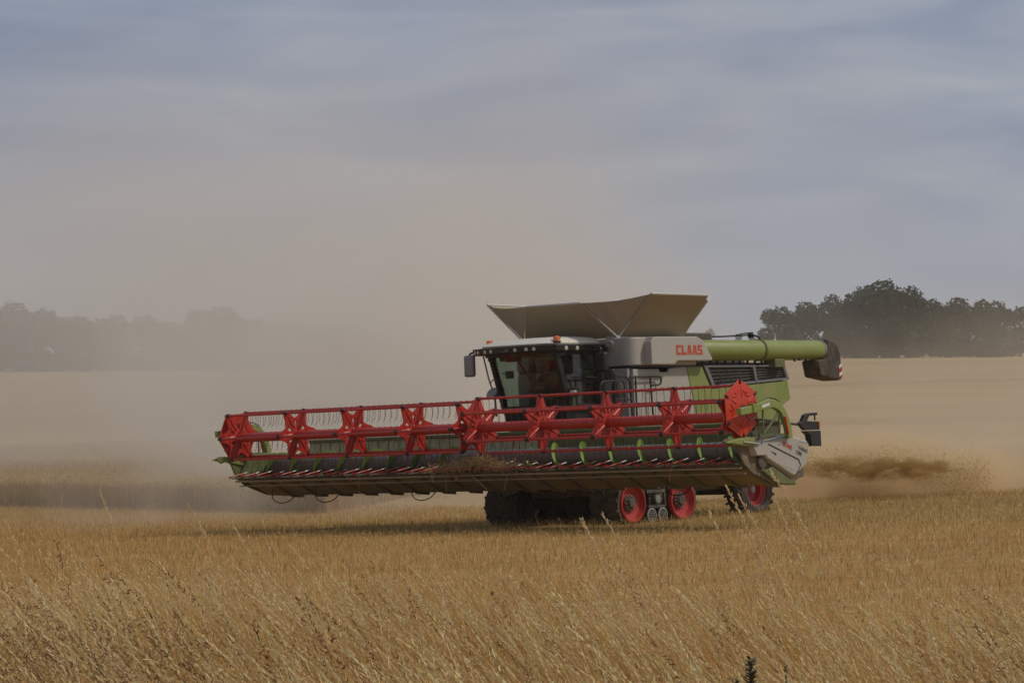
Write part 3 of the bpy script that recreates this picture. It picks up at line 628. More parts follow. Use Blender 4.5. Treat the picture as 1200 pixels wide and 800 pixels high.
    # access platform, rails, extinguisher
    b = MB(); b.span((.95, 2.4, 2.0), (1.7, 3.6, 2.06)); b.build('access_platform', 'dark', combine, .01)
    b = MB()
    for path in ([(1.68, 2.3, 2.05), (1.68, 2.27, 2.75), (1.68, 2.33, 2.90), (1.68, 2.5, 2.93), (1.68, 2.75, 2.93)],
                 [(1.68, 2.75, 2.05), (1.68, 2.75, 3.0), (1.68, 2.78, 3.03), (1.68, 3.05, 3.02), (1.68, 3.17, 2.97), (1.68, 3.22, 2.85), (1.68, 3.3, 2.05)],
                 [(1.70, 3.4, 2.0), (1.70, 3.4, 3.03)], [(1.70, 3.2, 3.0), (1.70, 3.4, 3.0), (1.70, 4.15, 3.01), (1.70, 4.23, 2.98), (1.70, 4.25, 2.92), (1.70, 4.21, 2.85), (1.70, 4.12, 2.83), (1.70, 3.92, 2.82)],
                 [(1.70, 3.88, 3.01), (1.70, 3.95, 2.0)], [(1.68, 2.75, 2.55), (1.68, 3.25, 2.55)]):
        b.tube(bez(path, 4), .02, 8)
    b.build('hand_rail', 'black', combine)
    b = MB(); b.lathe([(0, .30), (.04, .29), (.045, .26), (.075, .22), (.08, 0), (0, 0)], (1.3, 3.28, 2.36), (0, 0, 1), 16); e = b.build('fire_extinguisher', 'fire', combine); b = MB(); b.box((1.3, 3.28, 2.68), (.06, .12, .05)); b.build('extinguisher_valve', 'black', e)
    b = MB(); b.lathe([(0, .42), (.12, .42), (.15, .36), (.15, 0), (0, 0)], (1.28, 3.36, 2.5), (0, 0, 1), 20); b.build('air_filter', 'dark', combine)

def text(s, org, ux, uy, h, mat, parent, th=.004, align='LEFT'):
    c = bpy.data.curves.new('lettering', 'FONT'); c.body = s; c.size = h/.73; c.extrude = th/2; c.offset = h*.02; c.space_character = 1.05
    o = bpy.data.objects.new('lettering', c); COL.objects.link(o); dg = bpy.context.evaluated_depsgraph_get(); dg.update()
    me = bpy.data.meshes.new_from_object(o.evaluated_get(dg)); bpy.data.objects.remove(o); bpy.data.curves.remove(c)
    ux = Vector(ux).normalized(); uy = Vector(uy).normalized(); uz = ux.cross(uy)
    mt = Matrix(((ux.x, uy.x, uz.x, org[0]), (ux.y, uy.y, uz.y, org[1]), (ux.z, uy.z, uz.z, org[2]), (0, 0, 0, 1)))
    me.transform(mt); me.materials.clear(); me.materials.append(M[mat]); me.name = 'lettering'
    o = bpy.data.objects.new('lettering', me); COL.objects.link(o); o.parent = parent; return o
cab()

def running_gear():
    for s in (1, -1):
        r = .41; th = .10; v0, v1 = 3.16, 4.82; wc = .41
        # belt
        prof = []
        n = 22
        for i in range(n+1): a = R(90+180*i/n); prof.append((v0+math.cos(a)*1, math.sin(a)))
        def loop(rad):
            pts = [(v0+math.cos(R(90+180*i/n))*rad, wc+math.sin(R(90+180*i/n))*rad) for i in range(n+1)]
            pts += [(v1+math.cos(R(-90+180*i/n))*rad, wc+math.sin(R(-90+180*i/n))*rad) for i in range(n+1)]
            return pts
        lo, li = loop(r+.07), loop(r+.01); u0, u1 = (.93, 1.68) if s > 0 else (-1.98, -1.08); k = len(lo)
        vs = [(u0, *p) for p in lo]+[(u1, *p) for p in lo]+[(u1, *p) for p in li]+[(u0, *p) for p in li]
        fs = []
        for i in range(k):
            j = (i+1) % k
            for q in range(4): a, c = q*k, ((q+1) % 4)*k; fs.append((a+i, a+j, c+j, c+i))
        b = MB(); b.add(vs, fs); track = b.build('rubber_track', 'rubber', combine)
        # chevron lugs
        b = MB(); per = 2*math.pi*(r+.07)+2*(v1-v0); m = 30
        for i in range(m):
            d = per*i/m; seg = v1-v0; half = math.pi*(r+.07)
            def at(d):
                d %= per
                if d < half: a = R(90)+d/(r+.07); return Vector((0, v0+math.cos(a)*(r+.07), wc+math.sin(a)*(r+.07))), Vector((0, math.cos(a), math.sin(a)))
                d -= half
                if d < seg: return Vector((0, v0+d, wc-r-.07)), Vector((0, 0, -1))
                d -= seg
                if d < half: a = R(-90)+d/(r+.07); return Vector((0, v1+math.cos(a)*(r+.07), wc+math.sin(a)*(r+.07))), Vector((0, math.cos(a), math.sin(a)))
                d -= half; return Vector((0, v1-d, wc+r+.07)), Vector((0, 0, 1))
            for side in (-1, 1):
                um = (u0+u1)/2; off = 0 if side < 0 else per/m/2
                P = []
                for uu, dd in ((um+side*.01, d+off+.09), (um+side*(u1-u0)*.49, d+off-.06)):
                    for e in (-.03, .03):
                        p, nn = at(dd+e)
                        P += [Vector((uu, p.y, p.z))-nn*.01, Vector((uu, p.y, p.z))+nn*.045]
                b.add(P, [(0, 2, 3, 1), (4, 5, 7, 6), (0, 1, 5, 4), (2, 6, 7, 3), (1, 3, 7, 5), (0, 4, 6, 2)])
        b.build('track_lugs', 'rubber', track, smooth=False)
        uo = 1.70 if s > 0 else -2.0
        for vc, nm in ((v0, 'drive_wheel'), (v1, 'idler_wheel')):
            b = MB(); b.lathe([(.40, -.09), (.41, -.02), (.40, .015), (.375, .02), (.365, -.02), (.33, -.09), (.24, -.12), (.2, -.12), (.0, -.12)], (uo, vc, wc), (s, 0, 0), 40); wl = b.build(nm, 'rim', track)
            b = MB(); b.lathe([(0, -.74), (.40, -.74), (.40, -.135), (0, -.135)], (uo, vc, wc), (s, 0, 0), 32); b.lathe([(.175, -.13), (.175, -.085), (.165, -.08), (.115, -.08), (.11, -.03), (.09, -.005), (0, 0)], (uo, vc, wc), (s, 0, 0), 28)
            b.build('wheel_hub', 'dark', track)
            b = MB()
            for q in range(12): a = R(30*q); b.lathe([(0, .03), (.016, .03), (.018, 0)], Vector((uo-s*.08, vc+math.cos(a)*.143, wc+math.sin(a)*.143)), (s, 0, 0), 8)
            b.build('wheel_bolts', 'steel', track)
        for vc in (3.80, 4.17):
            b = MB(); b.lathe([(.145, -.3), (.145, 0), (.125, .005), (.115, -.02), (.05, -.03), (.045, .01), (0, .015)], (uo-s*.03, vc, .13), (s, 0, 0), 24); rl = b.build('track_roller', 'dark', track)
            b = MB(); b.lathe([(.148, -.006), (.15, .006), (.128, .012), (.124, .0)], (uo-s*.03, vc, .13), (s, 0, 0), 28)
            for q in range(12): a = R(30*q); b.tube([(uo-s*.025, vc+math.cos(a)*.05, .13+math.sin(a)*.05), (uo-s*.022, vc+math.cos(a)*.118, .13+math.sin(a)*.118)], .006, 5)
            b.build('roller_rim', 'grey', track)
        b = MB(); w_ = s*1.60
        for vv in (3.66, 4.34): b.tube([(w_, vv-.06, .88), (w_, vv, .3)], .035, 6)
        b.box((w_, 4.0, .62), (.1, .62, .07)); b.box((w_, 4.0, .30), (.12, .55, .07)); b.box((w_-s*.05, 4.0, .46), (.06, .32, .26)); b.lathe([(.1, 0), (.1, .08), (0, .09)], (w_, 4.0, .46), (s, 0, 0), 16); b.box((w_, 3.85, .78), (.08, .12, .2)); b.box((w_, 4.12, .78), (.08, .14, .22)); b.span((s*1.0, 3.4, .32), (s*1.5, 4.6, .62))
        b.build('track_frame', 'dark', track, .01)
        b = MB(); b.lathe([(.09, 0), (.085, .05), (.0, .06)], (w_+s*.05, 4.0, .46), (s, 0, 0), 16); b.build('oil_sight_cap', 'silver', track)
        # rear steering wheel
        vc, wc2 = 7.86, .52; uo = s*1.42
        b = MB(); b.lathe([(.36, -.46), (.44, -.5), (.56, -.46), (.60, -.36), (.60, -.12), (.56, -.02), (.44, .02), (.37, -.01), (.355, -.06)], (uo, vc, wc2), (s, 0, 0), 48)
        for q in range(22):
            a = 2*math.pi*q/22
            for side, off in ((-.12, 0), (-.36, .14)):
                c, d = math.cos(a+off), math.sin(a+off); b.box((uo+s*side, vc+c*.615, wc2+d*.615), (.24, .05, .06), 0, Matrix.Rotation(a+off-math.pi/2, 3, 'X') @ Matrix.Rotation(.5*(1 if off else -1), 3, 'Z'))
        tyre = b.build('rear_tyre', 'rubber_dusty', combine)
        b = MB(); b.lathe([(.37, -.02), (.372, -.04), (.345, -.05), (.31, -.12), (.27, -.13), (.25, -.24), (.13, -.28), (.12, -.22), (0, -.2)], (uo, vc, wc2), (s, 0, 0), 40); b.build('rear_rim', 'rim', tyre)
        b = MB(); b.lathe([(.08, -.24), (.075, -.12), (0, -.11)], (uo, vc, wc2), (s, 0, 0), 20); b.build('wheel_hub', 'grey', tyre)
    # rear lamp carriers
    b = MB(); b.tube(bez([(1.55, 7.3, 2.05), (1.9, 7.5, 2.03), (2.3, 8.2, 1.90)]), .025, 8); arm = b.build('lamp_bracket', 'black', combine)
    b = MB(); b.prism([(8.2, 1.93), (8.33, 1.96), (8.43, 2.10), (8.56, 2.14), (8.9, 2.15), (8.9, 2.09), (8.6, 2.08), (8.5, 1.97), (8.96, 1.95), (8.97, 1.77), (8.42, 1.77)], 'u', 2.26, 2.36); b.prism([(8.42, 1.755), (8.97, 1.75), (8.98, 1.41), (8.62, 1.42), (8.58, 1.66)], 'u', 2.22, 2.38); b.tube([(2.31, 8.86, 2.1), (2.31, 8.86, 1.98)], .02); b.build('rear_lamp_board', 'black', arm, .015)
    b = MB(); b.box((2.37, 8.95, 1.88), (.02, .06, .12)); b.build('side_reflector', 'amber', arm)
    # feeder house and straw chopper
    b = MB(); b.prism([(1.75, .85), (1.75, 1.5), (3.6, 2.1), (3.6, 1.1), (2.9, .75)], 'u', -.8, .8); b.build('feeder_house', 'darkgreen', combine, .02)
    b = MB(); b.prism([(7.9, 1.2), (8.4, 1.4), (8.5, 1.2), (8.4, .85), (7.9, .95)], 'u', -1.2, 1.2); b.build('straw_chopper', 'dark', combine, .03)
running_gear()
def header():
    HW = 6.85
    # table with rear wall
    b = MB(); b.prism([(.02, 1.205), (.30, 1.195), (1.55, 1.13), (1.85, 1.25), (1.93, 1.5), (1.93, 1.62), (2.0, 1.62), (2.0, .9), (1.4, .82), (.95, .83), (.40, 1.10), (.02, 1.165)], 'u', -HW, HW)
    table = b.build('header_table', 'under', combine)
    b = MB(); b.span((-HW+.4, 1.90, 1.45), (HW-.45, 1.925, 1.93)); wall = b.build('header_wall', 'cream', combine)
    b = MB(); b.span((-HW+.4, 1.86, 1.90), (HW-.45, 2.0, 1.97)); b.span((.3, 1.84, 1.45), (HW-1.1, 1.895, 1.775)); b.span((-HW, 1.86, 1.43), (.29, 1.895, 1.50)); b.span((-HW, 1.5, 1.16), (-.9, 1.89, 1.44)); b.span((.9, 1.5, 1.16), (HW, 1.89, 1.44)); b.build('wall_beam', 'darkgreen', wall, .015)
    for i in range(2, 43):
        u = -HW+.3*i+.15
        if abs(u) > .2: MB().box((u, 1.895, 1.78), (.012, .012, .2)).build('wall_rib', 'darkgreen', wall)
    # intake auger with flights
    b = MB(); ax = Vector((0, 1.12, 1.42)); b.lathe([(0, -HW+.1), (.19, -HW+.1), (.19, HW-.1), (0, HW-.1)], ax, (1, 0, 0), 32); au = b.build('intake_auger', 'augersteel', combine)
    for s in (1, -1):
        b = MB(); pts_o = []; pts_i = []; n = 460; L_ = HW-.95; pitch = .735
        for i in range(n+1):
            u = s*(.85+L_*i/n); a = s*2*math.pi*(u)/pitch*1.0+2.35
            c, d = math.cos(a), math.sin(a); pts_o.append((u, ax.y+c*.30, ax.z+d*.30)); pts_i.append((u, ax.y+c*.185, ax.z+d*.185))
        vs = pts_o+pts_i+[(p[0]+.014, p[1], p[2]) for p in pts_o]+[(p[0]+.014, p[1], p[2]) for p in pts_i]; m = n+1; fs = []
        for i in range(n):
            fs += [(i, i+1, m+i+1, m+i), (2*m+i, 3*m+i, 3*m+i+1, 2*m+i+1), (i, 2*m+i, 2*m+i+1, i+1)]
        b.add(vs, fs); b.build('auger_flight', 'brightgreen', au, angle=50)
    for i in range(20):
        u = -.75+.08*i; a = i*1.9; b = MB(); b.tube([ax+Vector((u, math.cos(a)*.18, math.sin(a)*.18)), ax+Vector((u, math.cos(a)*.32, math.sin(a)*.32))], .01, 6); b.build('intake_finger', 'steel', au)
    # knife and guards
    b = MB(); b.span((-HW, -.0, 1.175), (HW, .10, 1.215)); n = 180
    for i in range(n):
        u = -HW+.04+i*(2*HW-.08)/(n-1); b.add([(u-.018, .02, 1.18), (u+.018, .02, 1.18), (u+.018, .02, 1.222), (u-.018, .02, 1.222), (u, -.13, 1.195), (u, -.13, 1.205)], [(0, 1, 2, 3), (0, 4, 1), (2, 5, 3), (1, 4, 5, 2), (0, 3, 5, 4)])
    cb = b.build('cutter_bar', 'dark', combine, smooth=False)
    b = MB(); b.span((-HW, -.005, 1.10), (HW, .04, 1.14)); b.span((-HW, .12, 1.005), (HW, .17, 1.03)); b.build('cutter_rail', 'skid', cb)
    for i in range(36):
        u = -6.62+i*.378
        b = MB(); j = random.uniform(-.012, .012)
        b.tube([(u, .06, 1.30+j), (u, -.16, 1.265+j), (u, -.40, 1.222+j)], [.012, .016, .013], 6, 0)
        b.tube([(u, .20, 1.33+j), (u, .06, 1.302+j)], .011, 6, 1)
        b.tube([(u, -.40, 1.222+j), (u, -.30, 1.19+j), (u, -.05, 1.20)], .009, 5, 2)
        cl = b.build('crop_lifter', ['red', 'steel', 'dark'], combine); MB().box((u, .02, 1.232), (.09, .07, .03)).build('lifter_clamp', 'red', cl)
    # skid plates and brackets
    for i in range(18):
        u = -6.42+i*.755
        b = MB(); w0 = .33
        b.prism([(.30, 1.075), (.94, .785), (1.35, .765), (1.35, .80), (.95, .82), (.33, 1.10)], 'u', u-w0, u+w0); b.build('skid_plate', 'skid', combine, .008)
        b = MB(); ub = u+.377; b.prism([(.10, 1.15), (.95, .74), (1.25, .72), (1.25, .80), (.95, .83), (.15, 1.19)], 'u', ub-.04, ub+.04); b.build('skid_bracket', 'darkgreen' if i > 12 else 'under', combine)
    for u, q in ((-6.25, 1), (-4.9, 1), (-2.05, 1), (4.7, .6)):
        b = MB(); b.tube(bez([(u-.02, .55, .95), (u-.06, .6, .72), (u, .75, .62), (u+.1, .95, .66), (u+.16, 1.1, .80)]), .011, 6); b.build('wire_hoop', 'black', combine)
    # side walls, dividers, shields
    side = [(-.05, 1.66), (-.42, 1.68), (-.56, 1.63), (-.38, 1.52), (-.25, 1.57), (-.1, 1.50), (.05, 1.2), (.3, 1.02), (.95, .80), (1.55, .78), (1.95, .95), (1.98, 1.6), (1.2, 1.72)]
    for s in (1, -1):
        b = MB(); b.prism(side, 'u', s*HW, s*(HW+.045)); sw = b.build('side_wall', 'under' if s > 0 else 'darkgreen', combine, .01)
        b = MB(); b.prism([(.85, 1.12), (1.40, .86), (1.58, .80), (1.56, .75), (1.0, .80), (.55, 1.04)], 'u', s*(HW-.10), s*(HW+.12)); b.build('divider_base', 'darkgreen', sw, .015)  # dark green puts the shade below the side shield into the colour
        # pointed divider nose
        b = MB(); tip = (s*(HW+.12), -.62, 1.60)
        base = [(s*(HW-.05), .25, 1.70), (s*(HW+.17), .25, 1.68), (s*(HW+.17), .25, 1.50), (s*(HW-.05), .25, 1.46)]
        mid = [(s*(HW+.0), -.3, 1.665), (s*(HW+.16), -.3, 1.655), (s*(HW+.16), -.3, 1.57), (s*(HW+.0), -.3, 1.555)]
        b.add(base+mid+[tip], [(0, 1, 2, 3)]+[(i, (i+1) % 4, 4+(i+1) % 4, 4+i) for i in range(4)]+[(4+i, 4+(i+1) % 4, 8) for i in range(4)])
        b.build('divider_nose', 'green', sw, .012)
        b = MB(); b.tube([(s*(HW+.17), -.1, 1.60), (s*(HW+.2), .35, 1.55)], .018, 6); b.build('divider_rod', 'steel', sw)
        b = MB(); b.lathe([(0, -.1), (.12, -.1), (.13, 0), (.12, .06), (0, .06)], (s*(HW+.05), .55, 1.22), (s, 0, 0), 20); b.build('knife_drive', 'dark', sw)
        poly = [(.10, 1.64), (.63, 1.62), (1.34, 1.74), (1.95, 1.60), (2.03, 1.52), (1.93, 1.10), (1.48, .86), (1.35, .91), (.57, 1.28), (.56, 1.325), (.24, 1.33)]
        b = MB(); n = len(poly); cx, cy = 1.1, 1.4
        o_ = [(s*7.02, cx+(p[0]-cx)*.93, cy+(p[1]-cy)*.86) for p in poly]; i_ = [(s*6.90, *p) for p in poly]
        b.add(i_+o_, [tuple(range(n)), tuple(range(n, 2*n))[::-1]]+[(i, (i+1) % n, n+(i+1) % n, n+i) for i in range(n)])
        sh = b.build('side_shield', 'white', combine, .03, 3)
        if s > 0:
            b = MB(); uu = 7.024
            ln = [(.66, 1.545), (1.60, 1.23), (1.66, 1.12), (1.55, 1.0)]
            b.tube([(uu, *p) for p in ln], .011, 5); b.build('panel_gap', 'black', sh)
            b = MB(); b.tube([(uu, 1.32, 1.37), (uu, 1.66, 1.555), (uu, 1.93, 1.53)], .003, 4); b.build('panel_seam', 'greyink', sh)
            b = MB(); b.prism([(.74, 1.41), (.90, 1.36), (.88, 1.33)], 'u', 7.015, 7.026); b.box((7.02, .45, 1.56), (.012, .03, .03)); b.box((7.02, 1.0, 1.53), (.012, .025, .025)); b.build('latch', 'black', sh)
            b = MB(); b.quad([(7.023, .95, 1.18), (7.023, 1.5, 1.02), (7.023, 1.49, 1.012), (7.023, .95, 1.17)], .003); b.build('panel_crease', 'grey', sh)
            d = Vector((0, .28, -.092)).normalized(); e = Vector((0, .092, .28)).normalized()
            b = MB(); o0 = Vector((7.0225, 1.10, 1.515))
            sc = .30/46
            x = 0
            L2 = {'C': [(0, 0, 3, 10), (3, 0, 8, 2.4), (3, 7.6, 8, 10)], 'L': [(0, 0, 3, 10), (3, 0, 8, 2.6)], 'A': [((0, 0), (2.9, 0), (4.2, 9.9), (2.0, 9.9)), ((8.4, 0), (6.4, 9.9), (4.25, 9.9), (5.5, 0)), ((3.3, 2.2), (5.2, 2.2), (4.95, 4.2), (3.6, 4.2))], 'S': [(0, 0, 8, 2.2), (5.2, 2.2, 8, 4.2), (0, 4.2, 8, 6.0), (0, 6.0, 2.8, 7.8), (0, 7.8, 8, 10)]}
            for ch in 'CLAAS':
                for r4 in L2[ch]:
                    if not isinstance(r4[0], tuple): a, c, q, f = r4; r4 = ((a, c), (q, c), (q, f), (a, f))
                    b.quad([o0+d*(x+p)*sc+e*y*sc*1.15 for p, y in r4], .004)
                x += 9.6
            b.build('lettering', 'logo', sh)
            text('VARIO', (7.023, 1.60, 1.43), d, e, .075, 'ink', sh, .006)
            text('1380', (7.023, 1.50, 1.355), d, e, .075, 'ink', sh, .006)
            b = MB(); b.quad([(7.023, 1.72, 1.47), (7.023, 1.77, 1.455), (7.023, 1.78, 1.485), (7.023, 1.73, 1.50)], .003); b.build('warning_sticker', 'yellow', sh)
    # reel support arms
    for s in (1, -1):
        u = s*7.08; path = [(-.30, 2.16), (.1, 2.20), (.45, 2.26), (.72, 2.29), (.95, 2.22), (1.1, 2.06), (1.2, 1.86), (1.24, 1.64)]
        P = bez([(0, *p) for p in path], 4); b = MB(); vs = []; n = len(P)
        for i, p in enumerate(P):
            t = (P[min(i+1, n-1)]-P[max(i-1, 0)]).normalized(); nn = Vector((0, -t.z, t.y)); h = .075-.015*abs(i/n-.5)
            for uu, k in ((u-.05, -1), (u+.05, -1), (u+.05, 1), (u-.05, 1)): vs.append((uu, p.y+nn.y*h*k, p.z+nn.z*h*k))
        fs = [(i*4+j, i*4+(j+1) % 4, (i+1)*4+(j+1) % 4, (i+1)*4+j) for i in range(n-1) for j in range(4)]+[(3, 2, 1, 0), tuple((n-1)*4+j for j in range(4))]
        b.add(vs, fs); arm = b.build('reel_arm', 'green', combine, .012)
        b = MB(); b.tube([(u, .98, 2.15), (u, .45, 1.74)], .022, 8); b.tube([(u, .45, 2.2), (u, .42, 1.74)], .02, 8); b.tube([(u, .95, 2.15), (u, .95, 1.7)], .02, 8); b.span((u-.03, .3, 1.69), (u+.03, 1.3, 1.735)); b.build('arm_strut', 'darkgreen', arm)
        b = MB(); b.tube([(u+s*.02, .3, 2.28), (u+s*.02, .62, 2.37)], .03, 8); b.box((u, .12, 2.22), (.14, .1, .17)); b.build('arm_slider', 'green', arm, .008)
        b = MB(); b.tube([(u+s*.06, 1.06, 2.05), (u+s*.06, 1.15, 1.72)], .022, 8); b.build('hydraulic_ram', 'sunlit_orange_red', arm)
        b = MB(); b.tube(bez([(u, .2, 2.33), (u, .35, 2.28), (u, .6, 2.40), (u, .9, 2.36), (u, 1.15, 2.15), (u, 1.28, 1.85), (u, 1.27, 1.68)]), .012, 6); b.tube(bez([(u+.02, -.1, 2.1), (u+.04, 0, 2.0), (u+.04, .15, 2.06), (u+.02, .2, 2.15)]), .012, 6); b.build('hydraulic_hose', 'black', arm)
        if s > 0:
            b = MB(); b.quad([(u+.0525, .36, 2.215), (u+.0525, .60, 2.265), (u+.0525, .60, 2.32), (u+.0525, .36, 2.27)], .003); b.build('sticker', 'labelwhite', arm)
    # ---- reel in two halves
    RV, RW = .04, 2.10
    def half(ulist, ph, u_end, shield_u, ecc):
        b = MB(); b.lathe([(0, ulist[0]), (.10, ulist[0]), (.10, ulist[-1]), (0, ulist[-1])], (0, RV, RW-.03), (1, 0, 0), 28)
        reel = b.build('reel_tube', 'red', combine)
        angs = [R(ph+60*k) for k in range(6)]; rb = .55
        for u in ulist:
            # star plate with dished arms, pressed ribs and a hub
            b = MB(); steps = [(-30, .345), (-22, .37), (-15, .42), (-10, .49), (-7, .55), (7, .55), (10, .49), (15, .42), (22, .37)]
            prof = [(angs[k]+R(da), rr) for k in range(6) for da, rr in steps]; n = len(prof); lev = (.09, .165, .275, 1)
            def pt(i, l, du): a, rr = prof[i % n]; rr = rr if l == 3 else lev[l]; return (u+du*(1.5 if l < 2 else 1), RV+math.cos(a)*rr, RW+math.sin(a)*rr)
            for i in range(n):
                for l in range(3):
                    if l == 1 and i % 9 in (8, 0): continue      # openings between the arms
                    q4 = [pt(i, l, -.016), pt(i+1, l, -.016), pt(i+1, l+1, -.016), pt(i, l+1, -.016)]; r4 = [pt(i, l, .016), pt(i+1, l, .016), pt(i+1, l+1, .016), pt(i, l+1, .016)]
                    b.add(q4+r4, [(3, 2, 1, 0), (4, 5, 6, 7), (0, 1, 5, 4), (2, 3, 7, 6), (1, 2, 6, 5), (3, 0, 4, 7)])
            for k in range(6):
                a = angs[k]; c, d = math.cos(a), math.sin(a)
                for su in (-.02, .02): b.tube([(u+su, RV+c*.17, RW+d*.17), (u+su*.6, RV+c*.5, RW+d*.5)], [.03, .014], 6)
                for e in (a-R(16), a+R(16)):
                    for su in (-.018, .018): b.lathe([(.026, 0), (.022, .012), (0, .012)], (u+su, RV+math.cos(e)*.30, RW+math.sin(e)*.30), (1 if su > 0 else -1, 0, 0), 10)
            b.build('reel_star', 'red', reel, 0, 1, 30)
            for k in range(6): MB().box((u, RV+math.cos(angs[k])*rb, RW+math.sin(angs[k])*rb), (.09, .075, .075), 0, Matrix.Rotation(angs[k], 3, 'X')).build('bar_bearing', 'black', reel, .012)
        for k in range(6):
            c, d = RV+math.cos(angs[k])*rb, RW+math.sin(angs[k])*rb
            b = MB(); b.tube([(ulist[0], c, d), (ulist[-1], c, d)], .027, 10); b.build('tine_bar', 'red', reel)
            b = MB(); u = min(ulist)+.1; rb_ = random.Random(k)
            while u < max(ulist)-.05:
                j = rb_.uniform(-.02, .02); b.tube([(u, c+.02, d-.01), (u+j, c+.03, d-.12), (u+j*1.4, c+.015, d-.22), (u+j*1.6, c-.03, d-.29)], .0055, 4, caps=False); b.tube([(u-.03, c, d+.028), (u+.03, c, d+.028)], .006, 4); u += .165
            b.build('tines', 'black', reel)
        # hexagonal end shield, set off centre on the eccentric
        b = MB(); s = 1 if shield_u > 0 else -1; cv, cw = RV+.05, RW+ecc; ro = .56
        hx = [(cv+math.cos(R(ph+60*k))*ro, cw+math.sin(R(ph+60*k))*ro) for k in range(6)]; hi = [(cv+math.cos(R(ph+60*k))*.24, cw+math.sin(R(ph+60*k))*.24) for k in range(6)]
        b.add([(shield_u, *p) for p in hx]+[(shield_u+s*.03, *p) for p in hi]+[(shield_u-s*.02, *p) for p in hx]+[(shield_u-s*.02+s*.03, *p) for p in hi],
              [(i, (i+1) % 6, 6+(i+1) % 6, 6+i) for i in range(6)]+[(12+i, 18+i, 18+(i+1) % 6, 12+(i+1) % 6) for i in range(6)]+[(i, 12+i, 12+(i+1) % 6, (i+1) % 6) for i in range(6)]+[(6, 7, 8, 9, 10, 11), (23, 22, 21, 20, 19, 18)])
        for k in range(6):
            a = R(ph+60*k); c, d = math.cos(a), math.sin(a)
            b.tube([(shield_u+s*.028, cv+c*.22, cw+d*.22), (shield_u+s*.002, cv+c*.5, cw+d*.5)], [.022, .008], 6)
            a2 = a+R(30); b.tube([(shield_u+s*.02, cv+math.cos(a2-.35)*.36, cw+math.sin(a2-.35)*.36), (shield_u+s*.026, cv+math.cos(a2)*.27, cw+math.sin(a2)*.27), (shield_u+s*.02, cv+math.cos(a2+.35)*.36, cw+math.sin(a2+.35)*.36)], .014, 6)
            b.lathe([(.022, 0), (.02, .014), (0, .014)], (shield_u+s*.02, cv+math.cos(a2)*.34, cw+math.sin(a2)*.34), (s, 0, 0), 10)
        b.build('reel_end_shield', 'sunlit_orange_red', reel, .006, 1, 30)
        for k in range(6):
            a = R(ph+60*k); MB().box((shield_u+s*.012, cv+math.cos(a)*.51, cw+math.sin(a)*.51), (.035, .10, .035), 0, Matrix.Rotation(a, 3, 'X')).build('shield_hinge', 'black', reel, .008)
        b = MB(); b.lathe([(.09, 0), (.085, .04), (.05, .05), (0, .05)], (shield_u+s*.03, cv, cw-.02), (s, 0, 0), 18)
        b.build('shield_hub', 'black', reel, .008)
    half([.35, 2.0, 3.68, 5.35, 6.76], 93, 6.8, 6.86, .12)
    half([-6.72, -4.92, -3.2, -1.46, .06], 65, -6.8, -6.84, .0)
    # centre drive of the reel
    b = MB(); b.box((.2, RV+.04, RW+.02), (.16, .24, .26)); b.tube(bez([(.2, .1, 2.12), (.2, .8, 2.14), (.2, 1.9, 1.95)]), .045, 8); b.build('reel_drive', 'darkgreen', combine, .01)
header()

def straw_tangle():
    # bunch of straw caught on the knife in front of the cab
    n = 900; q = np.random.default_rng(5)
    u = np.clip(q.normal(.25, .55, n), -1.6, 2.1); v = q.normal(-.05, .12, n); w = 1.22+np.abs(q.normal(0, .07, n))+.10*np.exp(-((u-.4)/.5)**2)
    b = MB()
    for i in range(n):
        L_ = q.uniform(.12, .42); d = Vector((q.normal(), q.normal()*.6, q.normal()*.5-.25)).normalized(); p = Vector((u[i], v[i], w[i]))
        b.tube([p-d*L_/2, p+Vector(q.normal(0, .015, 3)), p+d*L_/2+Vector((0, 0, -.04))], .0045, 3, caps=False)
    for uu, vv, ww, dx, dz in ((.1, -.1, 1.18, .5, -.35), (-.45, -.1, 1.2, -.05, -.42), (1.25, -.1, 1.2, -.18, -.4), (-3.0, -.05, 1.2, .0, -.45), (5.3, -.05, 1.2, -.1, -.3)):
        b.tube([(uu, vv, ww), (uu+dx*.5, vv-.03, ww+dz*.4), (uu+dx, vv, ww+dz)], .007, 4)
    o = b.build('straw_bunch', M['strawtube'], None, smooth=False)
    o.matrix_world = combine.matrix_world
    tag(o, 'tangled bunch of brown straw caught on the cutter bar below the cab', 'straw')
M['strawtube'] = paint('straw_stalks', (0.40, 0.25, 0.09), 0.8, 0.2)
straw_tangle()

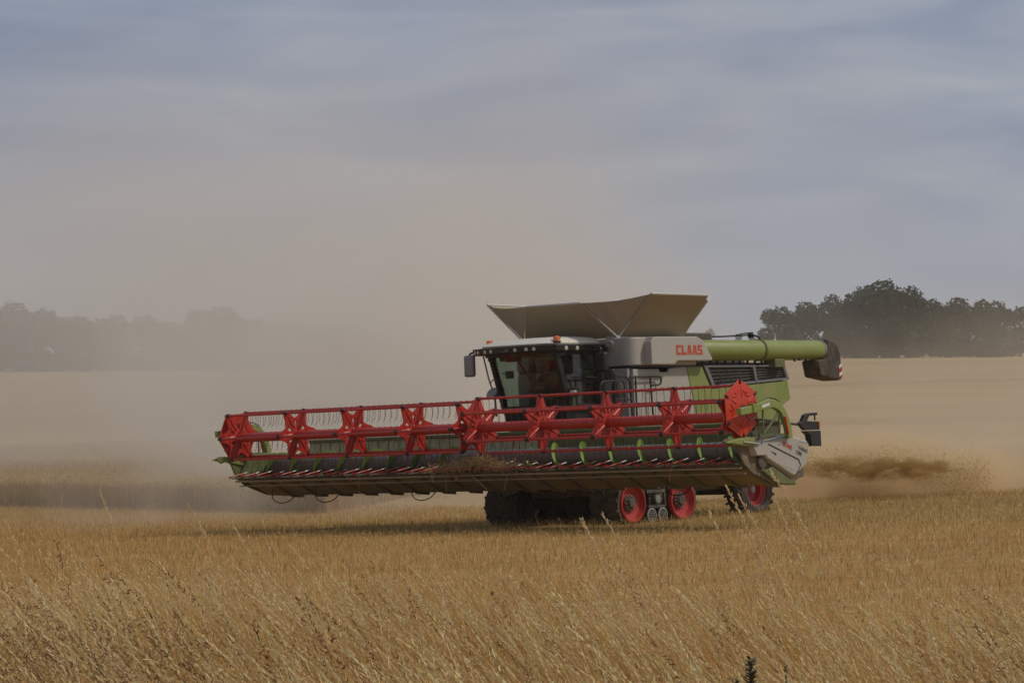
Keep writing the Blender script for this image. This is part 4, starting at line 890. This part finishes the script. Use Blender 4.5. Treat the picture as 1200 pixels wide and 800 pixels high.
def driver():
    """seated person at the wheel: one continuous body, with shirt and hair as children"""
    root = empty('person'); root.matrix_world = combine.matrix_world @ Matrix.Translation((-.22, 2.84, 2.62))
    tag(root, 'driver in dark shirt seated at the wheel inside the cab', 'person')
    def caps(b, p, q, r0, r1, n=14):
        p, q = Vector(p), Vector(q); d = (q-p); L_ = d.length; d.normalize(); pts = []
        for i in range(9):
            t = i/8; pts.append((t, r0+(r1-r0)*t))
        path = [p-d*r0*.95]+[p-d*r0*.6]+[p+d*L_*t for t, _ in pts]+[q+d*r1*.6, q+d*r1*.95]; rs = [r0*.25, r0*.8]+[r for _, r in pts]+[r1*.8, r1*.25]
        b.tube(path, rs, n)
    def remesh(o, vs):
        m = o.modifiers.new('remesh', 'REMESH'); m.mode = 'VOXEL'; m.voxel_size = vs; m.use_smooth_shade = True
        m = o.modifiers.new('smooth', 'SMOOTH'); m.iterations = 4; m.factor = .5
    b = MB()
    caps(b, (0, -.02, .02), (0, .02, .30), .15, .165); caps(b, (0, .02, .30), (0, .01, .44), .165, .12); caps(b, (-.15, .01, .45), (.15, .01, .45), .075, .075)
    caps(b, (0, .0, .50), (0, -.02, .60), .058, .055)
    b.lathe([(0, -.125), (.05, -.115), (.072, -.07), (.083, 0), (.085, .05), (.07, .10), (.04, .125), (0, .13)], (0, -.03, .70), (0, -.08, 1), 20)
    b.lathe([(0, -.04), (.018, -.03), (.022, 0), (0, .03)], (0, -.125, .69), (0, -.3, 1), 10)
    for s in (-1, 1):
        b.lathe([(0, -.035), (.018, 0), (0, .035)], (s*.085, -.02, .70), (0, 0, 1), 10)
        caps(b, (s*.20, .01, .44), (s*.25, -.12, .20), .055, .045); caps(b, (s*.25, -.12, .20), (s*.13, -.36, .24), .043, .03)
        caps(b, (s*.13, -.38, .245), (s*.12, -.44, .25), .035, .03)
        for f in range(4): caps(b, (s*(.145-.018*f), -.44, .262), (s*(.145-.018*f), -.485, .235-.004*abs(f-1.5)), .0105, .009, 8)
        caps(b, (s*.10, -.40, .245), (s*.085, -.45, .232), .011, .009, 8)
        caps(b, (s*.09, -.02, 0), (s*.12, -.42, .02), .085, .06); caps(b, (s*.12, -.42, .02), (s*.12, -.50, -.30), .055, .04)
        caps(b, (s*.12, -.50, -.32), (s*.12, -.62, -.35), .042, .035)
    o = b.build('body', 'skin', root); remesh(o, .011)
    b = MB()
    caps(b, (0, -.02, .03), (0, .02, .30), .158, .175); caps(b, (0, .02, .30), (0, .01, .44), .175, .128); caps(b, (-.15, .01, .45), (.15, .01, .45), .084, .084)
    for s in (-1, 1): caps(b, (s*.20, .01, .44), (s*.25, -.12, .20), .066, .058); caps(b, (s*.25, -.12, .20), (s*.16, -.29, .225), .054, .045)
    o = b.build('shirt', 'shirt', root); remesh(o, .014)
    b = MB(); b.lathe([(.089, .0), (.092, .05), (.078, .105), (.045, .134), (0, .14)], (0, -.018, .705), (0, .12, 1), 20); b.build('hair', 'hair', root)
driver()
# ------------------------------------------------------------------ trees on the skyline
def crown_mesh(name, seed, lobes, size, nleaf, hue):
    q = np.random.default_rng(seed); V = []; T = []
    tot = sum(l[3]**2 for l in lobes)
    for (lx, ly, lz, lr) in lobes:
        n = int(nleaf*lr*lr/tot)
        d = q.normal(size=(n, 3)); d /= np.linalg.norm(d, axis=1)[:, None]
        clump = .84+.34*np.sin(d[:, 0]*5+seed+lx)*np.sin(d[:, 1]*5+ly)*np.sin(d[:, 2]*6+lz)
        r = lr*clump*q.uniform(.35, 1, n)**.33
        c = np.array([lx, ly, lz])+d*r[:, None]*np.array([1, 1, .86])
        a = q.normal(size=(n, 3)); a /= np.linalg.norm(a, axis=1)[:, None]; b = np.cross(a, q.normal(size=(n, 3))); b /= np.linalg.norm(b, axis=1)[:, None]
        s = size*q.uniform(.55, 1.25, n)[:, None]
        V.append(np.stack([c-a*s, c-b*s*.6, c+a*s, c+b*s*.6], 1)); t = np.array(hue)[None]*(1+q.normal(0, .28, (n, 1)))*(.75+.5*q.random()); T.append(np.repeat(np.clip(t, .01, .5), 4, 0))
    V = np.concatenate(V).reshape(-1, 3); Q = np.arange(len(V)).reshape(-1, 4); T = np.concatenate(T)
    return V, Q, T
def trunk_mb(h, lobes, seed):
    b = MB(); q = random.Random(seed); b.tube([(0, 0, -.5), (.1, 0, h*.2), (0, .1, h*.45), (.1, 0, h*.75)], [.42, .34, .26, .1], 8)
    for (x, y, z, r) in lobes: b.tube([(0, 0, h*q.uniform(.2, .4)), (x*.5, y*.5, z*.75), (x, y, z)], [.2, .13, .05], 6)
    return b
PROTO = []
def make_protos():
    for k in range(5):
        q = random.Random(40+k); h = 11.0
        lobes = [(0, 0, h*.66, 3.4), (q.uniform(-.6, .6), q.uniform(-1, 1), h*.86, 2.1)]
        for i in range(9): a = i*.7+q.uniform(-.3, .3); rr = q.uniform(1.7, 3.6); lobes.append((math.cos(a)*rr, math.sin(a)*rr, h*q.uniform(.30, .80), q.uniform(1.1, 2.3)))
        for i in range(6): a = i*1.05+q.uniform(-.3, .3); lobes.append((math.cos(a)*2.6, math.sin(a)*2.6, h*q.uniform(.08, .2), q.uniform(1.5, 2.2)))
        V, Q, T = crown_mesh('crown', 60+k, lobes, .27, 7600, (.034, .062, .017) if k < 3 else (.052, .075, .022))
        root = empty('broadleaf_tree'); c = raw_mesh('crown', V, Q, M['leaf'], T, parent=root); t = trunk_mb(h, lobes, k).build('trunk', 'bark', root)
        PROTO.append([root, c, t, False])
make_protos()
def tree(kind, px, top, Y, label, group, wide=1.0):
    """a tree standing Y metres away in picture column px whose tip reaches row top"""
    X = (px-600)/3240*Y; z = float(gz(X, Y)); h = EYE+(540-top)/3240*Y-z
    p = PROTO[kind]
    if not p[3]: r, p[3] = p[0], True
    else:
        r = p[0].copy(); COL.objects.link(r)
        for ch in (p[1], p[2]): c = ch.copy(); COL.objects.link(c); c.parent = r
    s = h/11.2; r.location = (X, Y, z); r.scale = (s*wide, s*wide, s); r.rotation_euler = (0, 0, random.uniform(0, 6.28)); tag(r, label, 'tree', group)
GR = 'trees in the right-hand clump'
for i, (kind, px, top, Y, wide, lab) in enumerate([
    (0, 912, 358, 500, 1.0, 'outermost pale tree at the left end of the right-hand clump'),
    (3, 942, 352, 505, 1.0, 'rounded tree between the outermost one and the paler twin-topped tree of the right clump'),
    (1, 972, 344, 500, 1.05, 'tree just left of the tallest one, above the spout of the unloading tube'),
    (2, 1008, 340, 490, 1.1, 'dark tree crowding the left flank of the tallest tree'),
    (0, 1036, 327, 485, 1.15, 'tallest and darkest tree in the middle of the right clump'),
    (1, 1064, 334, 488, 1.0, 'dark tree leaning against the right flank of the tallest tree'),
    (4, 1092, 349, 500, 1.1, 'lower tree in the dip right of the tallest tree'),
    (3, 1120, 347, 500, 1.1, 'broad brownish tree with a flat top half way along the right clump'),
    (2, 1146, 350, 498, 1.0, 'tree between the flat-topped one and the rounded one near the frame edge'),
    (1, 1170, 351, 495, 1.0, 'rounded dark tree second from the right frame edge'),
    (0, 1196, 358, 500, 1.05, 'last tree of the right clump, cut by the frame edge'),
    (4, 928, 378, 495, 1.2, 'low bushy tree filling the foot of the left end of the right clump'),
    (2, 990, 372, 485, 1.3, 'low bushy tree right behind the spout of the unloading tube'),
    (3, 1050, 370, 478, 1.4, 'low bushy tree below the tallest tree'),
    (4, 1108, 374, 484, 1.4, 'low bushy tree in front of the flat-topped tree'),
    (1, 1160, 374, 484, 1.4, 'low bushy tree at the foot of the right part of the clump')]):
    tree(kind, px, top, Y, lab, GR, wide)
GL = 'hazy trees along the left skyline'
tops = [(-6, 376), (20, 353), (44, 361), (68, 370), (92, 369), (116, 372), (140, 368), (172, 367), (198, 375), (224, 374), (253, 358), (280, 373), (304, 371), (328, 374), (352, 377), (378, 376), (402, 380), (426, 386), (450, 390)]
ords = ['first', 'second', 'third', 'fourth', 'fifth', 'sixth', 'seventh', 'eighth', 'ninth', 'tenth', 'eleventh', 'twelfth', 'thirteenth', 'fourteenth', 'fifteenth', 'sixteenth', 'seventeenth', 'eighteenth', 'last']
for i, (px, top) in enumerate(tops):
    lab = 'tallest domed tree of the faded left tree line' if px == 253 else f'{ords[i]} dust-faded tree from the left frame edge in the left tree line' if i < 18 else 'last dust-faded tree of the left tree line before the cab'
    tree(i % 5, px, top, 545+8*math.sin(i*2.3), lab, GL, 1.35)
GF = 'far small trees above the harvester'
tree(3, 832, 384, 900, 'small far tree just right of the raised tank flap', GF, .8); tree(0, 866, 391, 900, 'small far tree above the middle of the unloading tube', GF, 1.0); tree(4, 882, 393, 900, 'tiny far tree above the clamp of the unloading tube', GF, 1.2)

# ------------------------------------------------------------------ tall single grass stalks and weeds against the harvester
def stalk(px, top, Y, lean, label, tone, head=.34):
    X = (px-600)/3240*Y; ztip = EYE+(540-top)/3240*Y
    bx = X+lean; zb = float(gz(bx, Y)); H = ztip-zb
    root = empty('grass_stalk', (bx, Y, zb)); tag(root, label, 'grass stalk', 'tall grass stalks above the verge')
    P = lambda t: Vector((-lean*t**2.0, .03*t*t, H*(t-.02*t*t)/.98))
    b = MB(); b.tube([P(i/12) for i in range(13)], [.0040*(1-.5*i/12) for i in range(13)], 5); b.build('stem', M['stem_'+tone], root)
    b = MB(); q = random.Random(int(px*7+top))
    n = 95
    for i in range(n):
        t = 1-head*(i/n); p = P(min(t, 1)); g = i/n
        tg = (P(min(1, t+.02))-P(t-.02)).normalized(); sd = Vector((q.gauss(0, 1), q.gauss(0, 1), q.gauss(0, .6)))
        d = (tg+sd*(.22+.28*math.sin(math.pi*min(1, g*1.15)))).normalized(); L_ = q.uniform(.016, .030)*(1.0-.35*g)
        p = p+d*L_*.3; a = p+d*L_*.5; e = p+d*L_; w = d.cross(Vector((q.gauss(0, 1), q.gauss(0, 1), q.gauss(0, 1)))).normalized()*.0040; w2 = d.cross(w).normalized()*.0040
        b.add([p, a+w, e, a-w, a+w2, a-w2], [(0, 1, 2, 3), (0, 4, 2, 5)])
    b.build('seed_head', M['head_'+tone], root, smooth=False)
M['stem_pale'] = plant_mat('pale_stem', col=(0.74, 0.52, 0.23)); M['head_pale'] = plant_mat('pale_seed_head', col=(0.86, 0.69, 0.42))
M['stem_brown'] = paint('brown_stem', (0.30, 0.18, 0.08), .8, 0); M['head_brown'] = paint('brown_seed_head', (0.24, 0.12, 0.06), .85, 0)
for a in [(906, 555, 13.5, .50, 'tallest pale grass stalk, its tip touching the white side shield', 'pale'),
          (853, 573, 13.0, .40, 'pale stalk with a thick seed head before the dark gap by the rear wheel', 'pale'),
          (868, 584, 13.4, .42, 'pale stalk between the thick-headed one and the rear wheel', 'pale'),
          (908, 586, 13.8, .36, 'short pale stalk just right of the rear wheel', 'pale'),
          (832, 602, 14.0, .36, 'pale stalk in front of the stubble between rear idler and rear wheel', 'pale'),
          (708, 606, 14.5, .48, 'pale stalk pointing at the front track wheel', 'pale'),
          (683, 611, 14.6, .34, 'thin pale stalk below the gap between the two tracks', 'pale', .22),
          (222, 594, 16.0, .45, 'long pale stalk below the left half of the reel', 'pale'),
          (118, 578, 17.0, .30, 'pale stalk rising against the standing wheat', 'pale', .3),
          (275, 620, 16.0, .45, 'pale stalk right of the long one below the left half of the reel', 'pale'),
          (8, 612, 17.5, .3, 'pale stalk at the left frame edge', 'pale', .3)]:
    stalk(*a)
def weed(px, top, Y, label, sc=1.0):
    X = (px-600)/3240*Y; zt = EYE+(540-top)/3240*Y; zb = float(gz(X, Y)); H = zt-zb
    root = empty('leafy_weed', (X, Y, zb)); tag(root, label, 'weed', 'dark green weeds in the near grass')
    b = MB(); b.tube([(0, 0, 0), (.01, 0, H*.5), (-.02, 0, H)], [.006, .005, .002], 5); b.build('stem', M['weedstem'], root)
    b = MB(); q = random.Random(int(px))
    for i in range(260):
        t = q.uniform(.3, 1)**.7; p = Vector((.01-.03*t, 0, H*t)); a = q.uniform(0, 6.28); L_ = (.085*(1.15-t)+.022)*sc; d = Vector((math.cos(a), math.sin(a), q.uniform(.2, .9))).normalized(); w = d.cross(Vector((0, 0, 1))).normalized()*L_*.22
        b.add([p, p+d*L_*.5+w, p+d*L_, p+d*L_*.5-w], [(0, 1, 2, 3)])
    b.build('leaves', M['weedleaf'], root, smooth=False)
M['weedstem'] = paint('weed_stem', (0.07, 0.07, 0.03), .8, 0); M['weedleaf'] = paint('weed_leaf', (0.05, 0.06, 0.025), .7, 0.1)
weed(884, 772, 10.5, 'dark green leafy weed at the lower frame edge below the rear wheel'); weed(868, 794, 10.4, 'tip of a small dark weed beside the larger leafy weed', .7); weed(925, 780, 10.6, 'thin dark seed spike right of the leafy weed', .5)

# ------------------------------------------------------------------ flying chaff and dust
def debris():
    q = np.random.default_rng(3); n = 13000
    t = q.uniform(0, 1, n)**.8; X = 6.6+t*5.0; Y = 66.2+q.normal(0, .5, n)+t*1.4
    zc = 1.26-.10*t-.75*np.clip(t-.55, 0, 1)**1.2*1.0; Z = zc+q.normal(0, .10+.16*t, n)+.10*np.sin(X*5.1)*np.sin(X*2.3+1)+np.abs(q.normal(0, .22, n))*(q.uniform(size=n) < .22)
    Z = np.maximum(Z, gz(X, Y)+.05)
    d = q.normal(size=(n, 3)); d /= np.linalg.norm(d, axis=1)[:, None]; w = np.cross(d, q.normal(size=(n, 3))); w /= np.linalg.norm(w, axis=1)[:, None]
    L_ = (.007+.026*q.uniform(0, 1, n)**3)[:, None]; c = np.stack([X, Y, Z], -1)
    V = np.stack([c-d*L_, c-w*.008, c+d*L_, c+w*.008], 1).reshape(-1, 3)
    T = np.repeat(np.where((q.uniform(size=n) < .75)[:, None], jitter((.42, .28, .10), n, .3), jitter((.8, .64, .36), n)), 4, 0)
    o = raw_mesh('flying_chaff', V, np.arange(len(V)).reshape(-1, 4), M['straw'], T); tag(o, 'dark chopped straw and chaff thrown out behind the harvester', 'chaff', kind='stuff')
    n = 420; V = []
    t = q.uniform(0, 1, n); X = q.normal(-3.0, 2.2, n); Y = 57+q.normal(0, 2, n); Z = gz(X, Y)+q.uniform(.1, 1.2, n); c = np.stack([X, Y, Z], -1)
    d = q.normal(size=(n, 3)); d /= np.linalg.norm(d, axis=1)[:, None]; w = np.cross(d, q.normal(size=(n, 3))); w /= np.linalg.norm(w, axis=1)[:, None]; L_ = q.uniform(.01, .04, n)[:, None]
    V = np.stack([c-d*L_, c-w*.006, c+d*L_, c+w*.006], 1).reshape(-1, 3)
    o = raw_mesh('flying_straw', V, np.arange(len(V)).reshape(-1, 4), M['straw'], np.repeat(jitter((.35, .25, .12), n), 4, 0)); tag(o, 'scraps of straw drifting below the raised header', 'straw scraps', kind='stuff')
debris()
def volume_mat(name, density, color, scale, lo, hi, floor=0.0, rad=(0.25, 1.0), top=None, aniso=.25, stretch=(1, 1, 1), power=1.0):
    """dust: density falls off smoothly from the middle of its cloud and breaks up with noise"""
    m = new_mat(name); t = m.node_tree; L = t.links.new
    out = N(t, 'ShaderNodeOutputMaterial'); pv = N(t, 'ShaderNodeVolumePrincipled', inp={'Color': (*color, 1), 'Anisotropy': aniso})
    tc = N(t, 'ShaderNodeTexCoord')
    mp = N(t, 'ShaderNodeMapping', inp={'Location': (-1, -1, -1), 'Scale': (2, 2, 2)}); L(tc.outputs['Generated'], mp.inputs[0])
    ln = N(t, 'ShaderNodeVectorMath', operation='LENGTH'); L(mp.outputs[0], ln.inputs[0])
    ms = N(t, 'ShaderNodeMapping', inp={'Scale': stretch}); L(tc.outputs['Object'], ms.inputs[0])
    n = N(t, 'ShaderNodeTexNoise', inp={'Scale': scale, 'Detail': 4.0, 'Roughness': 0.55, 'Distortion': 0.4}); L(ms.outputs[0], n.inputs['Vector'])
    # ragged outline: the noise also pushes the radius in and out
    rg = N(t, 'ShaderNodeMath', operation='MULTIPLY_ADD', inp={1: -0.55, 2: 0.27}); L(n.outputs['Fac'], rg.inputs[0])
    r2 = N(t, 'ShaderNodeMath', operation='ADD'); L(ln.outputs['Value'], r2.inputs[0]); L(rg.outputs[0], r2.inputs[1])
    fo = N(t, 'ShaderNodeMapRange', interpolation_type='SMOOTHSTEP', inp={'From Min': rad[0], 'From Max': rad[1], 'To Min': 1.0, 'To Max': 0.0}); L(r2.outputs[0], fo.inputs['Value'])
    hard = N(t, 'ShaderNodeMapRange', interpolation_type='SMOOTHSTEP', inp={'From Min': .85, 'From Max': 1.0, 'To Min': 1.0, 'To Max': 0.0}); L(ln.outputs['Value'], hard.inputs['Value'])
    nr = N(t, 'ShaderNodeMapRange', interpolation_type='SMOOTHSTEP', inp={'From Min': lo, 'From Max': hi, 'To Min': floor, 'To Max': 1.0}); L(n.outputs['Fac'], nr.inputs['Value'])
    a = N(t, 'ShaderNodeMath', operation='MULTIPLY'); L(fo.outputs[0], a.inputs[0]); L(nr.outputs[0], a.inputs[1])
    a2 = N(t, 'ShaderNodeMath', operation='MULTIPLY'); L(a.outputs[0], a2.inputs[0]); L(hard.outputs[0], a2.inputs[1])
    d = N(t, 'ShaderNodeMath', operation='MULTIPLY', inp={1: density}); L(a2.outputs[0], d.inputs[0])
    L(d.outputs[0], pv.inputs['Density']); L(pv.outputs[0], out.inputs['Volume']); return m
def cloud(name, c, half, mat, label, cat='dust'):
    b = MB(); b.box((0, 0, 0), [2*h for h in half]); o = b.build(name, mat, None, smooth=False); o.location = c
    tag(o, label, cat, kind='stuff'); return o
DC = (0.965, 0.92, 0.845)
cloud('dust_cloud', (-3.5, 92, 4.0), (12.5, 24, 8.5), volume_mat('dust_core', .24, DC, .17, .34, .66, .12, (.05, .95)), 'dense beige dust rising behind the left half of the header')
cloud('dust_cloud', (-18.0, 118, 6.5), (32.0, 34, 15.0), volume_mat('dust_drift', .062, DC, .075, .32, .68, .2, (.05, 1.0)), 'thin dust drifting left over the standing wheat')
cloud('dust_cloud', (-1.0, 104, 10.5), (20.0, 26, 13.0), volume_mat('dust_high', .030, DC, .10, .36, .68, .10, (.0, 1.0)), 'high faint dust hanging in the sky behind the cab')
cloud('dust_cloud', (21.0, 100, 2.6), (21.0, 26, 7.0), volume_mat('dust_veil', .058, (.95, .84, .68), .14, .33, .66, .15, (.0, .95)), 'pale dust veil over the field right of the unloading tube')
cloud('dust_cloud', (-7.0, 68, .6), (10.0, 8.5, 2.6), volume_mat('dust_low', .15, (.95, .87, .73), .4, .35, .75, .1, (.0, .95)), 'low dust blowing over the stubble behind the raised header')
cloud('dust_cloud', (8.7, 69.5, .85), (5.2, 3.2, 1.65), volume_mat('dust_plume', 2.2, (.95, .77, .50), .9, .36, .60, .15, (.35, .95), stretch=(.55, 1, 1)), 'brown ground dust billowing behind the rear wheel')
cloud('dust_cloud', (8.7, 66.2, 1.22), (2.6, .7, .36), volume_mat('chaff_core', 12.0, (.52, .34, .12), 3.8, .46, .60, .0, (.1, .95), stretch=(.55, 1, 1.3)), 'dark streak of chopped straw in the dust plume')

hz = new_mat('haze_air'); t_ = hz.node_tree; o_ = N(t_, 'ShaderNodeOutputMaterial'); p_ = N(t_, 'ShaderNodeVolumePrincipled', inp={'Color': (.90, .87, .83, 1), 'Density': .0002}); t_.links.new(p_.outputs[0], o_.inputs['Volume'])
b = MB(); b.span((-600, -40, -8), (600, 1000, 75)); h_ = b.build('haze', hz, None, smooth=False); h_['kind'] = 'stuff'
